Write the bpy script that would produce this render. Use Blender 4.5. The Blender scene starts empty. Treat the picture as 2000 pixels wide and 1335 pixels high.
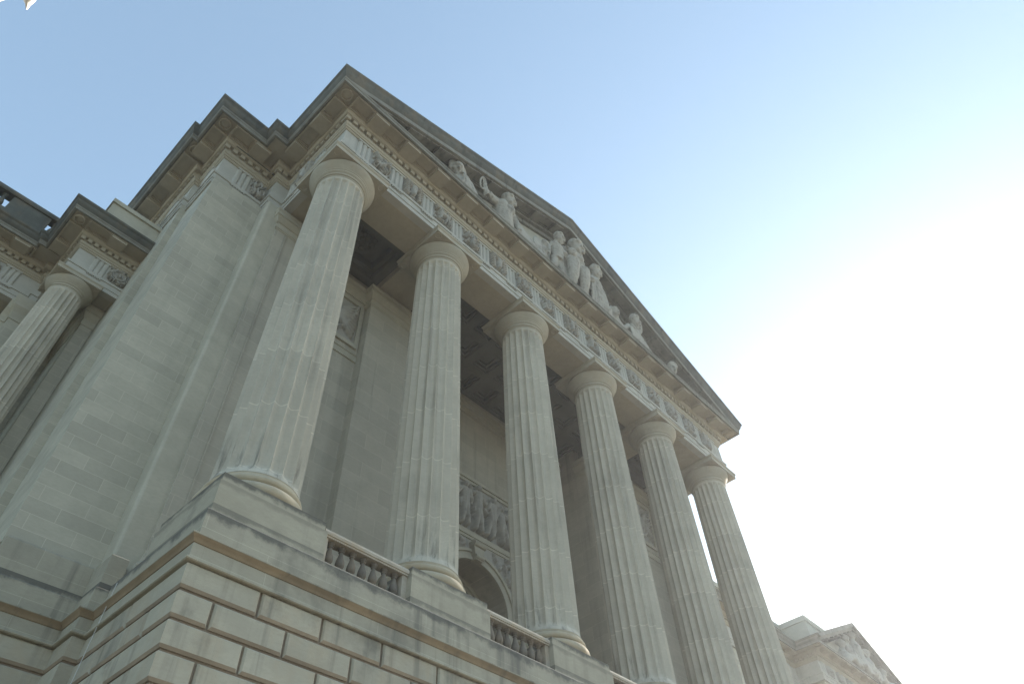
import bpy, math, random
import numpy as np
from mathutils import Vector, Matrix

R = math.radians
C = bpy.context.scene.collection
rng = random.Random(7)

# ------------------------------------------------------------------ helpers
class MB:
    """collects shapes and links them as one mesh object"""
    def __init__(s):
        s.v, s.f, s.t, s.tone = [], [], [], 0.5
        s.mi, s.slot = [], 0
    def add(s, verts, faces):
        n = len(s.v)
        s.v += [tuple(p) for p in verts]
        s.f += [tuple(i + n for i in f) for f in faces]
        s.t += [s.tone] * len(faces)
        s.mi += [s.slot] * len(faces)
    def box(s, x0, x1, y0, y1, z0, z1):
        if x0 > x1: x0, x1 = x1, x0
        if y0 > y1: y0, y1 = y1, y0
        v = [(x, y, z) for z in (z0, z1) for y in (y0, y1) for x in (x0, x1)]
        s.add(v, [(0, 2, 3, 1), (4, 5, 7, 6), (0, 1, 5, 4), (2, 6, 7, 3), (0, 4, 6, 2), (1, 3, 7, 5)])
    def prism(s, poly, axis, a, b):
        """poly in the plane across `axis` ((x,z) for 'y', (y,z) for 'x', (x,y) for 'z'), extruded a..b"""
        n = len(poly)
        if axis == 'y': mk = lambda p, t: (p[0], t, p[1])
        elif axis == 'x': mk = lambda p, t: (t, p[0], p[1])
        else: mk = lambda p, t: (p[0], p[1], t)
        v = [mk(p, a) for p in poly] + [mk(p, b) for p in poly]
        f = [tuple(range(n)), tuple(range(2 * n - 1, n - 1, -1))]
        f += [(i, i + n, (i + 1) % n + n, (i + 1) % n) for i in range(n)]
        s.add(v, f)
    def sweep(s, path, prof, cap=True, drop_first=False, drop_last=False):
        """profile (d outward, z) along a right-angled plan path, mitred; outward = right of travel"""
        m, k = len(path), len(prof)
        nr = []
        for (ax, ay), (bx, by) in zip(path, path[1:]):
            l = math.hypot(bx - ax, by - ay)
            nr.append(((by - ay) / l, -(bx - ax) / l))
        v = []
        for j, (px, py) in enumerate(path):
            if j == 0: ox, oy = nr[0]
            elif j == m - 1: ox, oy = nr[-1]
            else:
                a, b = nr[j - 1], nr[j]
                if abs(a[0] * b[0] + a[1] * b[1]) > .5: ox, oy = a
                else: ox, oy = a[0] + b[0], a[1] + b[1]
            v += [(px + ox * d, py + oy * d, z) for d, z in prof]
        f = []
        for j in range(m - 1):
            if (j == 0 and drop_first) or (j == m - 2 and drop_last): continue
            for i in range(k - 1):
                a = j * k + i
                f.append((a, a + 1, a + k + 1, a + k))
        if cap:
            f.append(tuple(range(k))[::-1])
            f.append(tuple((m - 1) * k + i for i in range(k)))
        s.add(v, f)
    def lathe(s, prof, cx, cy, n=40, a0=0, a1=360):
        k = len(prof); full = abs(a1 - a0) >= 360
        m = n if full else n + 1
        v = []
        for j in range(m):
            a = R(a0 + (a1 - a0) * j / n)
            v += [(cx + r * math.cos(a), cy + r * math.sin(a), z) for r, z in prof]
        f = []
        for j in range(n):
            b = (j + 1) % m
            for i in range(k - 1):
                f.append((j * k + i, b * k + i, b * k + i + 1, j * k + i + 1))
        if full:
            f.append(tuple(j * k + k - 1 for j in range(m)))
            f.append(tuple(j * k for j in range(m))[::-1])
        s.add(v, f)
    def tube(s, pts, rad, n=8):
        """round tube through points with a radius each"""
        pts = [Vector(p) for p in pts]
        v, m = [], len(pts)
        up = Vector((.31, .17, .93))
        for i, p in enumerate(pts):
            d = (pts[min(i + 1, m - 1)] - pts[max(i - 1, 0)]).normalized()
            a = d.cross(up)
            if a.length < .05: a = d.cross(Vector((1, 0, 0)))
            a.normalize(); b = d.cross(a)
            for j in range(n):
                t = 2 * math.pi * j / n
                v.append(p + (a * math.cos(t) + b * math.sin(t)) * rad[i])
        f = []
        for i in range(m - 1):
            for j in range(n):
                f.append((i * n + j, i * n + (j + 1) % n, (i + 1) * n + (j + 1) % n, (i + 1) * n + j))
        f.append(tuple(range(n))[::-1]); f.append(tuple((m - 1) * n + j for j in range(n)))
        s.add(v, f)
    def ball(s, c, r, n=10):
        """ellipsoid"""
        if not hasattr(r, '__len__'): r = (r, r, r)
        v, f = [], []
        w = 2 * n
        for i in range(1, n):
            t = math.pi * i / n
            for j in range(w):
                p = math.pi * j / n
                v.append((c[0] + r[0] * math.sin(t) * math.cos(p), c[1] + r[1] * math.sin(t) * math.sin(p), c[2] + r[2] * math.cos(t)))
        for i in range(n - 2):
            for j in range(w):
                f.append((i * w + j, (i + 1) * w + j, (i + 1) * w + (j + 1) % w, i * w + (j + 1) % w))
        a = len(v); v += [(c[0], c[1], c[2] + r[2]), (c[0], c[1], c[2] - r[2])]
        for j in range(w):
            f.append((a, j, (j + 1) % w)); f.append((a + 1, (n - 2) * w + (j + 1) % w, (n - 2) * w + j))
        s.add(v, f)
    def build(s, name, mat, parent=None, smooth=30):
        me = bpy.data.meshes.new(name)
        me.from_pydata(s.v, [], s.f)
        at = me.attributes.new('tone', 'FLOAT', 'FACE')
        at.data.foreach_set('value', s.t)
        import bmesh
        bm = bmesh.new(); bm.from_mesh(me)
        loose = [q for q in bm.verts if not q.link_faces]
        bmesh.ops.delete(bm, geom=loose, context='VERTS')
        bmesh.ops.recalc_face_normals(bm, faces=bm.faces[:])
        bm.to_mesh(me); bm.free()
        if smooth:
            me.shade_smooth(); me.set_sharp_from_angle(angle=R(smooth))
        for q in (mat if isinstance(mat, (list, tuple)) else [mat]): me.materials.append(q)
        if any(s.mi): me.polygons.foreach_set('material_index', s.mi)
        o = bpy.data.objects.new(name, me); C.objects.link(o)
        if parent is not None: o.parent = parent
        return o

def tag(o, label=None, cat=None, group=None, kind=None):
    if label: o['label'] = label
    if cat: o['category'] = cat
    if group: o['group'] = group
    if kind: o['kind'] = kind
    return o
def thing(name, label, cat, group=None):
    o = bpy.data.objects.new(name, None); C.objects.link(o); o.empty_display_size = .3
    return tag(o, label, cat, group)
def dup(o, parent, off):
    c = o.copy(); C.objects.link(c); c.parent = parent
    c.location = Vector(o.location) + Vector(off)
    for ch in o.children:
        k = ch.copy(); C.objects.link(k); k.parent = c; k.location = ch.location
    return c

# ------------------------------------------------------------------ materials
def stone(name, col, var=.12, ashlar=None, stain=.35, streak=0., bands=(), rough=.85, drums=None, tone=.0, stain_scale=.45, bump=.25, dark=(.05, .05, .046), warm=0., foot=None):
    m = bpy.data.materials.new(name); m.use_nodes = True
    nt = m.node_tree; nd = nt.nodes; lk = nt.links
    bs = nd['Principled BSDF']
    bs.inputs['Roughness'].default_value = rough
    bs.inputs['Specular IOR Level'].default_value = .25
    def new(t, **kw):
        n = nd.new(t)
        for k, v in kw.items(): setattr(n, k, v)
        return n
    def math_(op, a, b=None, c=None, clamp=False):
        n = new('ShaderNodeMath', operation=op, use_clamp=clamp)
        for i, x in enumerate((a, b, c)):
            if x is None: continue
            if isinstance(x, (int, float)): n.inputs[i].default_value = x
            else: lk.new(x, n.inputs[i])
        return n.outputs[0]
    def mix(f, a, b, mode='MIX'):
        n = new('ShaderNodeMix', data_type='RGBA', blend_type=mode)
        if isinstance(f, (int, float)): n.inputs[0].default_value = f
        else: lk.new(f, n.inputs[0])
        for i, x in ((6, a), (7, b)):
            if isinstance(x, tuple): n.inputs[i].default_value = (*x[:3], 1)
            else: lk.new(x, n.inputs[i])
        return n.outputs[2]
    geo = new('ShaderNodeNewGeometry')
    pos = geo.outputs['Position']
    sep = new('ShaderNodeSeparateXYZ'); lk.new(pos, sep.inputs[0])
    X, Y, Z = sep.outputs
    def noise(scale, det=4, sc=(1, 1, 1), rgh=.6):
        mp = new('ShaderNodeMapping'); mp.inputs['Scale'].default_value = sc
        lk.new(pos, mp.inputs[0])
        n = new('ShaderNodeTexNoise'); n.inputs['Scale'].default_value = scale
        n.inputs['Detail'].default_value = det; n.inputs['Roughness'].default_value = rgh
        lk.new(mp.outputs[0], n.inputs['Vector'])
        return n.outputs[0]
    def step(x, a, b):
        n = new('ShaderNodeMapRange'); n.interpolation_type = 'SMOOTHSTEP'
        n.inputs[1].default_value = a; n.inputs[2].default_value = b
        lk.new(x, n.inputs[0]); return n.outputs[0]
    c0 = tuple(col)
    lo = tuple(x * (1 - var) for x in c0); hi = tuple(min(1, x * (1 + var)) for x in c0)
    n1 = noise(.9, 5, (1, 1, 1.6))
    color = mix(step(n1, .3, .7), lo, hi)
    n2 = noise(7., 4, (1, 1, 3))
    color = mix(math_('MULTIPLY', step(n2, .35, .75), .35), color, tuple(x * .8 for x in c0))
    if ashlar:
        bw, bh, amt = ashlar[:3]
        nsep = new('ShaderNodeSeparateXYZ'); lk.new(geo.outputs['True Normal'], nsep.inputs[0])
        ax = math_('GREATER_THAN', math_('ABSOLUTE', nsep.outputs[0]), .6)
        u = math_('ADD', math_('MULTIPLY', ax, Y), math_('MULTIPLY', math_('SUBTRACT', 1., ax), X))
        cmb = new('ShaderNodeCombineXYZ'); lk.new(math_('ADD', u, ashlar[3] if len(ashlar) > 3 else 0.), cmb.inputs[0]); lk.new(math_('ADD', Z, 20.), cmb.inputs[1])
        br = new('ShaderNodeTexBrick'); lk.new(cmb.outputs[0], br.inputs['Vector'])
        br.inputs['Scale'].default_value = 1; br.inputs['Brick Width'].default_value = bw; br.inputs['Row Height'].default_value = bh
        br.inputs['Mortar Size'].default_value = .006; br.inputs['Mortar Smooth'].default_value = .4
        br.inputs['Color1'].default_value = (0, 0, 0, 1); br.inputs['Color2'].default_value = (1, 1, 1, 1); br.inputs['Mortar'].default_value = (.5, .5, .5, 1)
        brv = br.outputs['Color']
        bw2 = new('ShaderNodeRGBToBW'); lk.new(brv, bw2.inputs[0])
        dk = step(bw2.outputs[0], .0, 1.)
        color = mix(math_('MULTIPLY', math_('POWER', dk, 1.6), amt), color, tuple(x * .62 for x in (c0[0], c0[1] * 1.0, c0[2] * 1.02)))
        color = mix(math_('MULTIPLY', br.outputs['Fac'], .7), color, tuple(min(1, x * 1.35) for x in c0))
    if tone:
        at = new('ShaderNodeAttribute', attribute_name='tone')
        f = math_('MULTIPLY', math_('SUBTRACT', at.outputs['Fac'], .5), tone * 2)
        hsv = new('ShaderNodeHueSaturation'); lk.new(color, hsv.inputs['Color'])
        lk.new(math_('ADD', 1., f), hsv.inputs['Value'])
        color = hsv.outputs[0]
    if drums:
        # pale mortar line round the shaft at each drum, plus a shade of its own per drum
        z0, h = drums
        zz = math_('DIVIDE', math_('SUBTRACT', Z, z0), h)
        zz = math_('ADD', zz, math_('MULTIPLY', math_('FLOOR', math_('DIVIDE', math_('ADD', X, 2.4), 4.8)), .37))
        fr = math_('ABSOLUTE', math_('SUBTRACT', math_('FRACT', zz), .5))
        wob = math_('MULTIPLY', math_('SUBTRACT', noise(6., 3), .5), .02)
        line = math_('GREATER_THAN', math_('ADD', fr, wob), .4928)
        wn = new('ShaderNodeTexWhiteNoise', noise_dimensions='2D')
        cb = new('ShaderNodeCombineXYZ'); lk.new(math_('FLOOR', zz), cb.inputs[0]); lk.new(math_('FLOOR', math_('DIVIDE', math_('ADD', X, 2.4), 4.8)), cb.inputs[1])
        lk.new(cb.outputs[0], wn.inputs['Vector'])
        color = mix(math_('MULTIPLY', wn.outputs[0], .34), color, tuple(x * .7 for x in c0))
        color = mix(math_('MULTIPLY', line, .55), color, tuple(min(1, x * 1.4) for x in c0))
    if warm:
        w = step(noise(1.7, 4, (1, 1, .6)), .45, .7)
        color = mix(math_('MULTIPLY', w, warm), color, (.42, .27, .13))
    if stain:
        s1 = noise(stain_scale, 6, (1, 1, .7), .65)
        color = mix(math_('MULTIPLY', step(s1, .53, .72), stain), color, dark)
    if streak:
        s2 = noise(1., 5, (3.2, 3.2, .12), .6)
        s3 = noise(.25, 2)
        color = mix(math_('MULTIPLY', math_('MULTIPLY', step(s2, .5, .7), step(s3, .35, .6)), streak), color, dark)
    if foot:
        # soot held in the flutes near the foot of the shaft
        s4 = noise(1., 5, (4.5, 4.5, .55), .65)
        lowz = math_('SUBTRACT', 1., step(Z, foot[0] + .2, foot[1]))
        color = mix(math_('MULTIPLY', math_('MULTIPLY', step(s4, .5, .68), lowz), foot[2]), color, dark)
    for (zt, w, amt) in bands:
        # soot and lichen collecting under a weathered top edge, ragged
        d = math_('SUBTRACT', zt, Z)
        inside = math_('GREATER_THAN', d, -.02)
        nz = noise(1.6, 6, (1, 1, 1.2), .7)
        reach = math_('SUBTRACT', math_('MULTIPLY', nz, 1.9 * w), math_('ADD', d, .3 * w))
        fac = math_('MULTIPLY', math_('MULTIPLY', step(reach, 0., w * .5), inside), amt)
        color = mix(fac, color, dark)
    lk.new(color, bs.inputs['Base Color'])
    bn = noise(28., 4); bn2 = noise(3., 5)
    h = math_('ADD', math_('MULTIPLY', bn, .5), bn2)
    bp = new('ShaderNodeBump'); bp.inputs['Strength'].default_value = bump; bp.inputs['Distance'].default_value = .02
    lk.new(h, bp.inputs['Height']); lk.new(bp.outputs[0], bs.inputs['Normal'])
    return m

def plain(name, col, rough=.6, metal=0.):
    m = bpy.data.materials.new(name); m.use_nodes = True
    nt = m.node_tree; b = nt.nodes['Principled BSDF']
    n = nt.nodes.new('ShaderNodeTexNoise'); n.inputs['Scale'].default_value = 6; n.inputs['Detail'].default_value = 5
    r = nt.nodes.new('ShaderNodeValToRGB')
    r.color_ramp.elements[0].position = .3; r.color_ramp.elements[1].position = .7
    r.color_ramp.elements[0].color = (*[x * .85 for x in col], 1); r.color_ramp.elements[1].color = (*[min(1, x * 1.12) for x in col], 1)
    nt.links.new(n.outputs[0], r.inputs[0]); nt.links.new(r.outputs[0], b.inputs['Base Color'])
    b.inputs['Roughness'].default_value = rough; b.inputs['Metallic'].default_value = metal
    return m

LIME = (.455, .428, .345)
M = dict(
    wall=stone('ashlar_limestone', LIME, .08, ashlar=(1.0, .362, .34, .17), stain=.12, streak=.1),
    plain=stone('limestone', LIME, .08, stain=.12, streak=.1),
    soffit=stone('shade_toned_limestone', (0.41, 0.365, 0.28), .07, stain=.1),  # warmer limestone; soffit shade and ground bounce are mixed into its colour
    inner=stone('porch_limestone', (0.45, 0.42, 0.345), .06, ashlar=(1.5, .6, .25), stain=.12, streak=.18),
    column=stone('column_limestone', (0.52, 0.475, 0.385), .07, stain=.16, streak=.34, drums=(3.6, 1.9), stain_scale=.7, foot=(3.55, 5.3, .55)),
    capital=stone('capital_limestone', (0.400, 0.367, 0.292), .07, stain=.18, warm=.12),
    base=stone('column_base_limestone', (0.436, 0.382, 0.283), .08, stain=.25, warm=.3, stain_scale=.9),
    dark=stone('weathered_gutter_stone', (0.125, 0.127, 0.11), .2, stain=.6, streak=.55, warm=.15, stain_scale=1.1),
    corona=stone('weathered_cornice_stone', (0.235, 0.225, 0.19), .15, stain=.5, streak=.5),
    band=stone('iron_stained_moulding', (0.275, 0.208, 0.133), .18, stain=.35, streak=.3),
    podium=stone('podium_limestone', (0.40, 0.368, 0.29), .09, stain=.6, streak=.45, tone=.15, warm=.15, stain_scale=.55, dark=(.07, .068, .06)),
    upper=stone('podium_course_limestone', (0.38, 0.35, 0.275), .07, ashlar=(2.6, .63, .2), stain=.45, streak=.5, bands=((1.83, .34, .75),), dark=(.07, .07, .066)),
    pedestal=stone('pedestal_limestone', (0.37, 0.338, 0.262), .09, stain=.35, streak=.2, bands=((2.86, .26, .8), (2.6, .2, .3), (2.06, .2, .5)), stain_scale=.8, dark=(.08, .077, .068)),
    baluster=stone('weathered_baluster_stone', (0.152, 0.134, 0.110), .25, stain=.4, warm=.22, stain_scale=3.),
    rail=stone('rail_stone', (0.408, 0.367, 0.300), .12, stain=.25, warm=.35, stain_scale=1.2),
    frieze=stone('frieze_limestone', (0.446, 0.432, 0.381), .07, stain=.1, streak=.25),
    carve=stone('carved_limestone', (0.39, 0.375, 0.335), .1, stain=.3, stain_scale=2.2, bump=.4),
    statue=stone('statue_limestone', (0.38, 0.36, 0.31), .12, stain=.5, streak=.5, stain_scale=2.2, bump=.6),
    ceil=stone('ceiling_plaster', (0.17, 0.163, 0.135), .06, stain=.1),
)
M['groove'] = stone('brown_joint_stone', (0.23, 0.18, 0.13), .18, stain=.3)  # brown tone of the backing seen in the joints
M['drip'] = stone('brown_edge_stone', (.31, .25, .185), .2, stain=.25, stain_scale=1.5)  # browner tone for the block undersides and bottom chamfers
M['bronze'] = plain('dark_bronze', (.035, .034, .03), .45, .6)
M['glass'] = plain('dark_glazing', (.05, .05, .045), .25)
M['cable'] = plain('pale_cable_sheath', (.5, .5, .48), .5)
M['petal'] = plain('white_petal', (.82, .80, .78), .5)
M['bark'] = plain('grey_bark', (.13, .11, .09), .9)
M['leaf'] = plain('young_leaf', (.07, .11, .035), .6)
M['ground'] = stone('pale_paving', (0.20, 0.168, 0.122), .1, ashlar=None, stain=.1, stain_scale=.1, bump=.1)
M['road'] = plain('asphalt', (.06, .06, .06), .9)

# ------------------------------------------------------------------ dimensions
S = 4.8                        # column spacing
GZ = -7.8                      # ground
ZP = 2.84                      # pedestal top
ZA = 17.6                      # architrave underside
SL = .405                      # pediment slope

# ================================================================== the auditorium
hall = thing('auditorium', 'grey limestone hall with a fluted six-column portico and sculpted pediment above a rusticated podium', 'building')

# ---- podium: rusticated courses
PB = [(-3.62, 9.0), (-3.62, 4.95), (-3.46, 4.95), (-3.46, 2.92), (-1.68, 2.92), (-1.68, 2.15), (-1.42, 2.15), (-1.42, -1.42),
      (25.42, -1.42), (25.42, 2.15), (25.68, 2.15), (25.68, 2.92), (27.46, 2.92), (27.46, 9.0)]
def rusticated(mb_block, mb_groove, path, z_top, z_bot, h, L, start=0, joint=.05, deep=.06):
    mb_groove.sweep(path, [(-.35, z_bot), (-deep, z_bot), (-deep, z_top), (-.35, z_top)])
    segs = list(zip(path, path[1:]))
    ncourse = int(round((z_top - z_bot) / h))
    ch = .032; chb = .05
    for ci in range(ncourse):
        zt = z_top - ci * h; zb = zt - h + joint
        if ci == 0: zt -= .0
        for si, ((ax, ay), (bx, by)) in enumerate(segs):
            l = math.hypot(bx - ax, by - ay); ux, uy = (bx - ax) / l, (by - ay) / l
            nx, ny = uy, -ux
            if l < 1.3: cuts = [0, l]
            else:
                n = max(1, round(l / L)); step = l / n
                off = (.5 if ci % 2 else .0) * step
                cuts = [0]
                t = step if off == 0 else step * .5
                first = True
                while t < l - .3:
                    cuts.append(t + rng.uniform(-.06, .06)); t += step
                cuts.append(l)
            # convex or concave at either end decides whether the end blocks turn the corner
            def turn(j):
                if j < 1 or j > len(path) - 2: return 0
                (px, py), (qx, qy), (rx, ry) = path[j - 1], path[j], path[j + 1]
                return (qx - px) * (ry - qy) - (qy - py) * (rx - qx)
            for k in range(len(cuts) - 1):
                a, b = cuts[k], cuts[k + 1]
                ea = k == 0; eb = k == len(cuts) - 2
                a2 = a + (0 if ea else joint / 2); b2 = b - (0 if eb else joint / 2)
                mb_block.tone = rng.uniform(.15, .85)
                # a chamfered slab on the face: outline points (along, out)
                ca = 0 if ea else ch; cb = 0 if eb else ch
                D = deep + .004
                def P(t, d, z): return (ax + ux * t + nx * d, ay + uy * t + ny * d, z)
                # mitre the inner points at convex/concave corners
                ia = (D if turn(si) > 0 else (-D if turn(si) < 0 else 0)) if ea else 0
                ib = (D if turn(si + 1) > 0 else (-D if turn(si + 1) < 0 else 0)) if eb else 0
                v = [P(a2 + ia, -D, zb), P(b2 - ib, -D, zb), P(b2 - ib, -D, zt), P(a2 + ia, -D, zt),
                     P(a2 + (ia * ch / D if ea else 0), -ch, zb), P(b2 - (ib * ch / D if eb else 0), -ch, zb), P(b2 - (ib * ch / D if eb else 0), -ch, zt), P(a2 + (ia * ch / D if ea else 0), -ch, zt),
                     P(a2 + ca, 0, zb + chb), P(b2 - cb, 0, zb + chb), P(b2 - cb, 0, zt - ch), P(a2 + ca, 0, zt - ch)]
                f = [(1, 2, 6, 5), (2, 3, 7, 6), (3, 0, 4, 7), (5, 6, 10, 9), (6, 7, 11, 10), (7, 4, 8, 11), (8, 9, 10, 11)]
                mb_block.add(v, f)
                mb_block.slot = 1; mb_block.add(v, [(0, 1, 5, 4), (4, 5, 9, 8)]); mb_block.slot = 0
    mb_block.tone = .5
blk, grv = MB(), MB()
rusticated(blk, grv, PB, .68, -7.82, .5, 1.45)
# body behind the courses
body = MB()
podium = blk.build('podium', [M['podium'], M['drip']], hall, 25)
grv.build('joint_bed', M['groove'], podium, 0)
up = MB()
up.sweep(PB, [(-.3, .684), (.055, .684), (.075, .70), (.075, .73), (.04, .755), (.015, .757), (.015, 1.028), (-.3, 1.028)])
up.sweep(PB, [(-.3, 1.142), (.115, 1.142), (.12, 1.15), (.12, 1.17), (-.04, 1.2), (-.055, 1.205), (-.055, 1.56), (-.3, 1.56)])
PU = [(-1.42, 2.15), (-1.42, -1.42), (25.42, -1.42), (25.42, 2.15)]
up.sweep(PU, [(-.5, 1.56), (-.055, 1.56), (-.055, 1.80), (-.075, 1.83), (-.6, 1.86)])
PBl = [(-3.62, 9.0), (-3.62, 4.95), (-3.46, 4.95), (-3.46, 2.92), (-1.68, 2.92), (-1.68, 2.15), (-1.2, 2.15)]
PBr = [(25.2, 2.15), (25.68, 2.15), (25.68, 2.92), (27.46, 2.92), (27.46, 9.0)]
for p in (PBl, PBr):
    up.sweep(p, [(-.5, 1.56), (-.055, 1.56), (-.055, 1.70), (-.10, 1.74), (-.10, 2.47), (-.16, 2.53), (-.6, 2.53)])
up.box(-1.0, 25.0, -.7, 3.2, .5, 1.84)       # portico floor body
up.build('upper_course', M['upper'], podium)
bd = MB()
bd.sweep(PB, [(-.2, 1.03), (.03, 1.03), (.04, 1.045), (.05, 1.07), (.075, 1.105), (.105, 1.13), (.11, 1.14), (-.2, 1.14)])
bd.build('band_moulding', M['band'], podium)

# ---- pedestals and columns
def pedestal_mb(x):
    m = MB()
    m.box(x - 1.245, x + 1.245, -1.2, 1.24, 1.80, 2.62)
    m.prism([(x - 1.245, 2.62), (x + 1.245, 2.62), (x + 1.2, 2.65), (x - 1.2, 2.65)], 'y', -1.16, 1.2)
    m.box(x - 1.2, x + 1.2, -1.15, 1.2, 2.62, ZP)
    return m
p0 = pedestal_mb(0).build('pedestal', M['pedestal'], hall)
for i in range(1, 6):
    dup(p0, hall, (i * S, 0, 0))

def shaft_mesh(r0, r1, z0, z1, cx, cy, nfl=20, per=8, rings=18, dep=.135):
    m = MB(); v = []; N = nfl * per
    zs = [z0, z0 + .10, z0 + .17, z0 + .25, z0 + .35] + [z0 + .35 + (z1 - z0 - .6) * i / rings for i in range(1, rings + 1)] + [z1 - .17, z1 - .1, z1]
    for z in zs:
        t = (z - z0) / (z1 - z0)
        r = r0 + (r1 - r0) * (t ** 1.5)
        if z - z0 < .2: r += .05 * (1 - (z - z0) / .2) ** 2
        fl = min(1, max(0, (z - z0 - .10) / .2)) * min(1, max(0, (z1 - .08 - z) / .12))
        for j in range(N):
            u = (j % per) / per
            sc = (1 - (2 * u - 1) ** 2)
            rr = r * (1 - dep * sc * fl)
            a = 2 * math.pi * j / N + R(4)
            v.append((cx + rr * math.cos(a), cy + rr * math.sin(a), z))
    f = []
    for i in range(len(zs) - 1):
        for j in range(N):
            f.append((i * N + j, i * N + (j + 1) % N, (i + 1) * N + (j + 1) % N, (i + 1) * N + j))
    m.add(v, f); return m
def arc(cx, cz, r, a0, a1, n=8, sx=1.):
    return [(cx + sx * r * math.cos(R(a0 + (a1 - a0) * i / n)), cz + r * math.sin(R(a0 + (a1 - a0) * i / n))) for i in range(n + 1)]
def column(parent, cx, cy, zb, zt, k=1.):
    """k scales the order; zb = pedestal top, zt = architrave underside"""
    sh = shaft_mesh(.955 * k, .85 * k, zb + .56 * k, zt - 1.05 * k, cx, cy).build('column', M['column'], parent, 22)
    b = MB()
    b.lathe([(.6 * k, zb)] + arc(1.03 * k, zb + .14 * k, .14 * k, -90, 90) + [(1.0 * k, zb + .28 * k), (.995 * k, zb + .31 * k)] +
            arc(.98 * k, zb + .41 * k, .095 * k, -90, 90) + [(1.0 * k, zb + .515 * k), (1.0 * k, zb + .56 * k), (.8 * k, zb + .561 * k)], cx, cy, 64)
    b.build('base', M['base'], sh)
    c = MB()
    c.lathe([(.8 * k, zt - 1.05 * k), (.862 * k, zt - 1.049 * k), (.862 * k, zt - .98 * k), (.88 * k, zt - .97 * k)] + arc(.88 * k, zt - .935 * k, .035 * k, -90, 90, 4) +
            [(.885 * k, zt - .895 * k), (.885 * k, zt - .83 * k), (.93 * k, zt - .80 * k), (.95 * k, zt - .77 * k), (.95 * k, zt - .73 * k), (.975 * k, zt - .71 * k), (.985 * k, zt - .68 * k), (1.0 * k, zt - .665 * k),
             (1.06 * k, zt - .58 * k), (1.12 * k, zt - .49 * k), (1.16 * k, zt - .41 * k), (1.165 * k, zt - .36 * k), (1.13 * k, zt - .31 * k), (1.08 * k, zt - .305 * k)], cx, cy, 64)
    hw = 1.17 * k
    sq = [(cx - hw, cy - hw), (cx + hw, cy - hw), (cx + hw, cy + hw), (cx - hw, cy + hw), (cx - hw, cy - hw)]
    def ring(prof):
        v = []
        for d, z in prof:
            h = hw + d
            v += [(cx - h, cy - h, z), (cx + h, cy - h, z), (cx + h, cy + h, z), (cx - h, cy + h, z)]
        f = [(0, 1, 2, 3)]
        for i in range(len(prof) - 1):
            for j in range(4): f.append((i * 4 + j, i * 4 + (j + 1) % 4, (i + 1) * 4 + (j + 1) % 4, (i + 1) * 4 + j))
        n = 4 * (len(prof) - 1); f.append((n, n + 1, n + 2, n + 3))
        c.add(v, f)
    ring([(0, zt - .31 * k), (0, zt - .13 * k), (.012 * k, zt - .12 * k), (.04 * k, zt - .07 * k), (.045 * k, zt - .065 * k), (.045 * k, zt - .004)])
    for sx in (-1, 1):
        for sy in (-1, 1):
            c.lathe([(.14 * k, zt - .3 * k), (.14 * k, zt - .33 * k), (.11 * k, zt - .335 * k), (.1 * k, zt - .32 * k), (.02 * k, zt - .315 * k)], cx + sx * .985 * k, cy + sy * .985 * k, 20)
    c.build('capital', M['capital'], sh)
    return sh
c0 = column(hall, 0, 0, ZP, ZA)
for i in range(1, 6):
    dup(c0, hall, (i * S, 0, 0))

# ---- balustrades between the pedestals
def baluster_mb(cx, cy, z0, h, r):
    pr = [(.85, 0), (.85, .10), (.62, .11), (.62, .13), (.75, .15), (.62, .18), (.95, .25), (1.0, .33), (.9, .45), (.62, .60), (.45, .72), (.43, .78), (.62, .80), (.62, .83), (.5, .84), (.75, .89), (.8, .90), (.8, 1.0)]
    m = MB(); m.lathe([(a * r, z0 + b * h) for a, b in pr], cx, cy, 18); return m
bal0 = None
for bay in range(5):
    if bay == 0:
        m = MB(); x0, x1 = 1.245, S - 1.245
        rail = [(-.15, 2.60), (-.15, 2.635), (-.175, 2.645), (-.185, 2.70), (-.15, 2.77), (-.06, 2.785), (.06, 2.785), (.15, 2.77), (.185, 2.70), (.175, 2.645), (.15, 2.635), (.15, 2.60)]
        m.prism([(-.93 + a, b) for a, b in rail], 'x', x0, x1)
        m.box(x0, x1, -1.1, -.76, 1.8, 2.02)
        for a, b in ((x0, x0 + .14), (x1 - .14, x1)): m.box(a, b, -1.04, -.82, 2.0, 2.62)
        bal0 = m.build('balustrade', M['rail'], hall)
        n = 7; w = (x1 - x0 - .28) / n
        for k in range(n):
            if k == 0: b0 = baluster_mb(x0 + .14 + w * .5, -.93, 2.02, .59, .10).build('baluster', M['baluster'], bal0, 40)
            else:
                c = b0.copy(); C.objects.link(c); c.parent = bal0; c.location = (w * k, 0, 0)
    else: dup(bal0, hall, (bay * S, 0, 0))

# ---- entablature
EP = [(-3.62, 16.0), (-3.62, 5.1), (-3.42, 5.1), (-3.42, 3.32), (-1.46, 3.32), (-1.46, 2.74), (-.9, 2.74), (-.9, -.9),
      (24.9, -.9), (24.9, 2.74), (25.46, 2.74), (25.46, 3.32), (27.42, 3.32), (27.42, 5.1), (27.62, 5.1), (27.62, 16.0)]
def zmap(z0, kz): return lambda z: z0 + (z - 17.6) * kz
ARCH = [(-.3, 17.6), (.02, 17.6), (.02, 17.84), (.05, 17.845), (.05, 18.16), (.085, 18.165), (.10, 18.18), (.10, 18.30), (0, 18.305), (0, 19.50)]
BED = [(-.3, 19.46), (.03, 19.46), (.06, 19.50), (.06, 19.56), (.09, 19.57), (.10, 19.66), (.14, 19.70), (.15, 19.74), (.15, 19.86), (.10, 19.875), (.10, 20.12), (.25, 20.125), (.25, 20.16), (.28, 20.17), (.31, 20.22), (.33, 20.28), (.335, 20.30), (.335, 20.51), (.955, 20.51), (.955, 20.55), (-.3, 20.55)]
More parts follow.
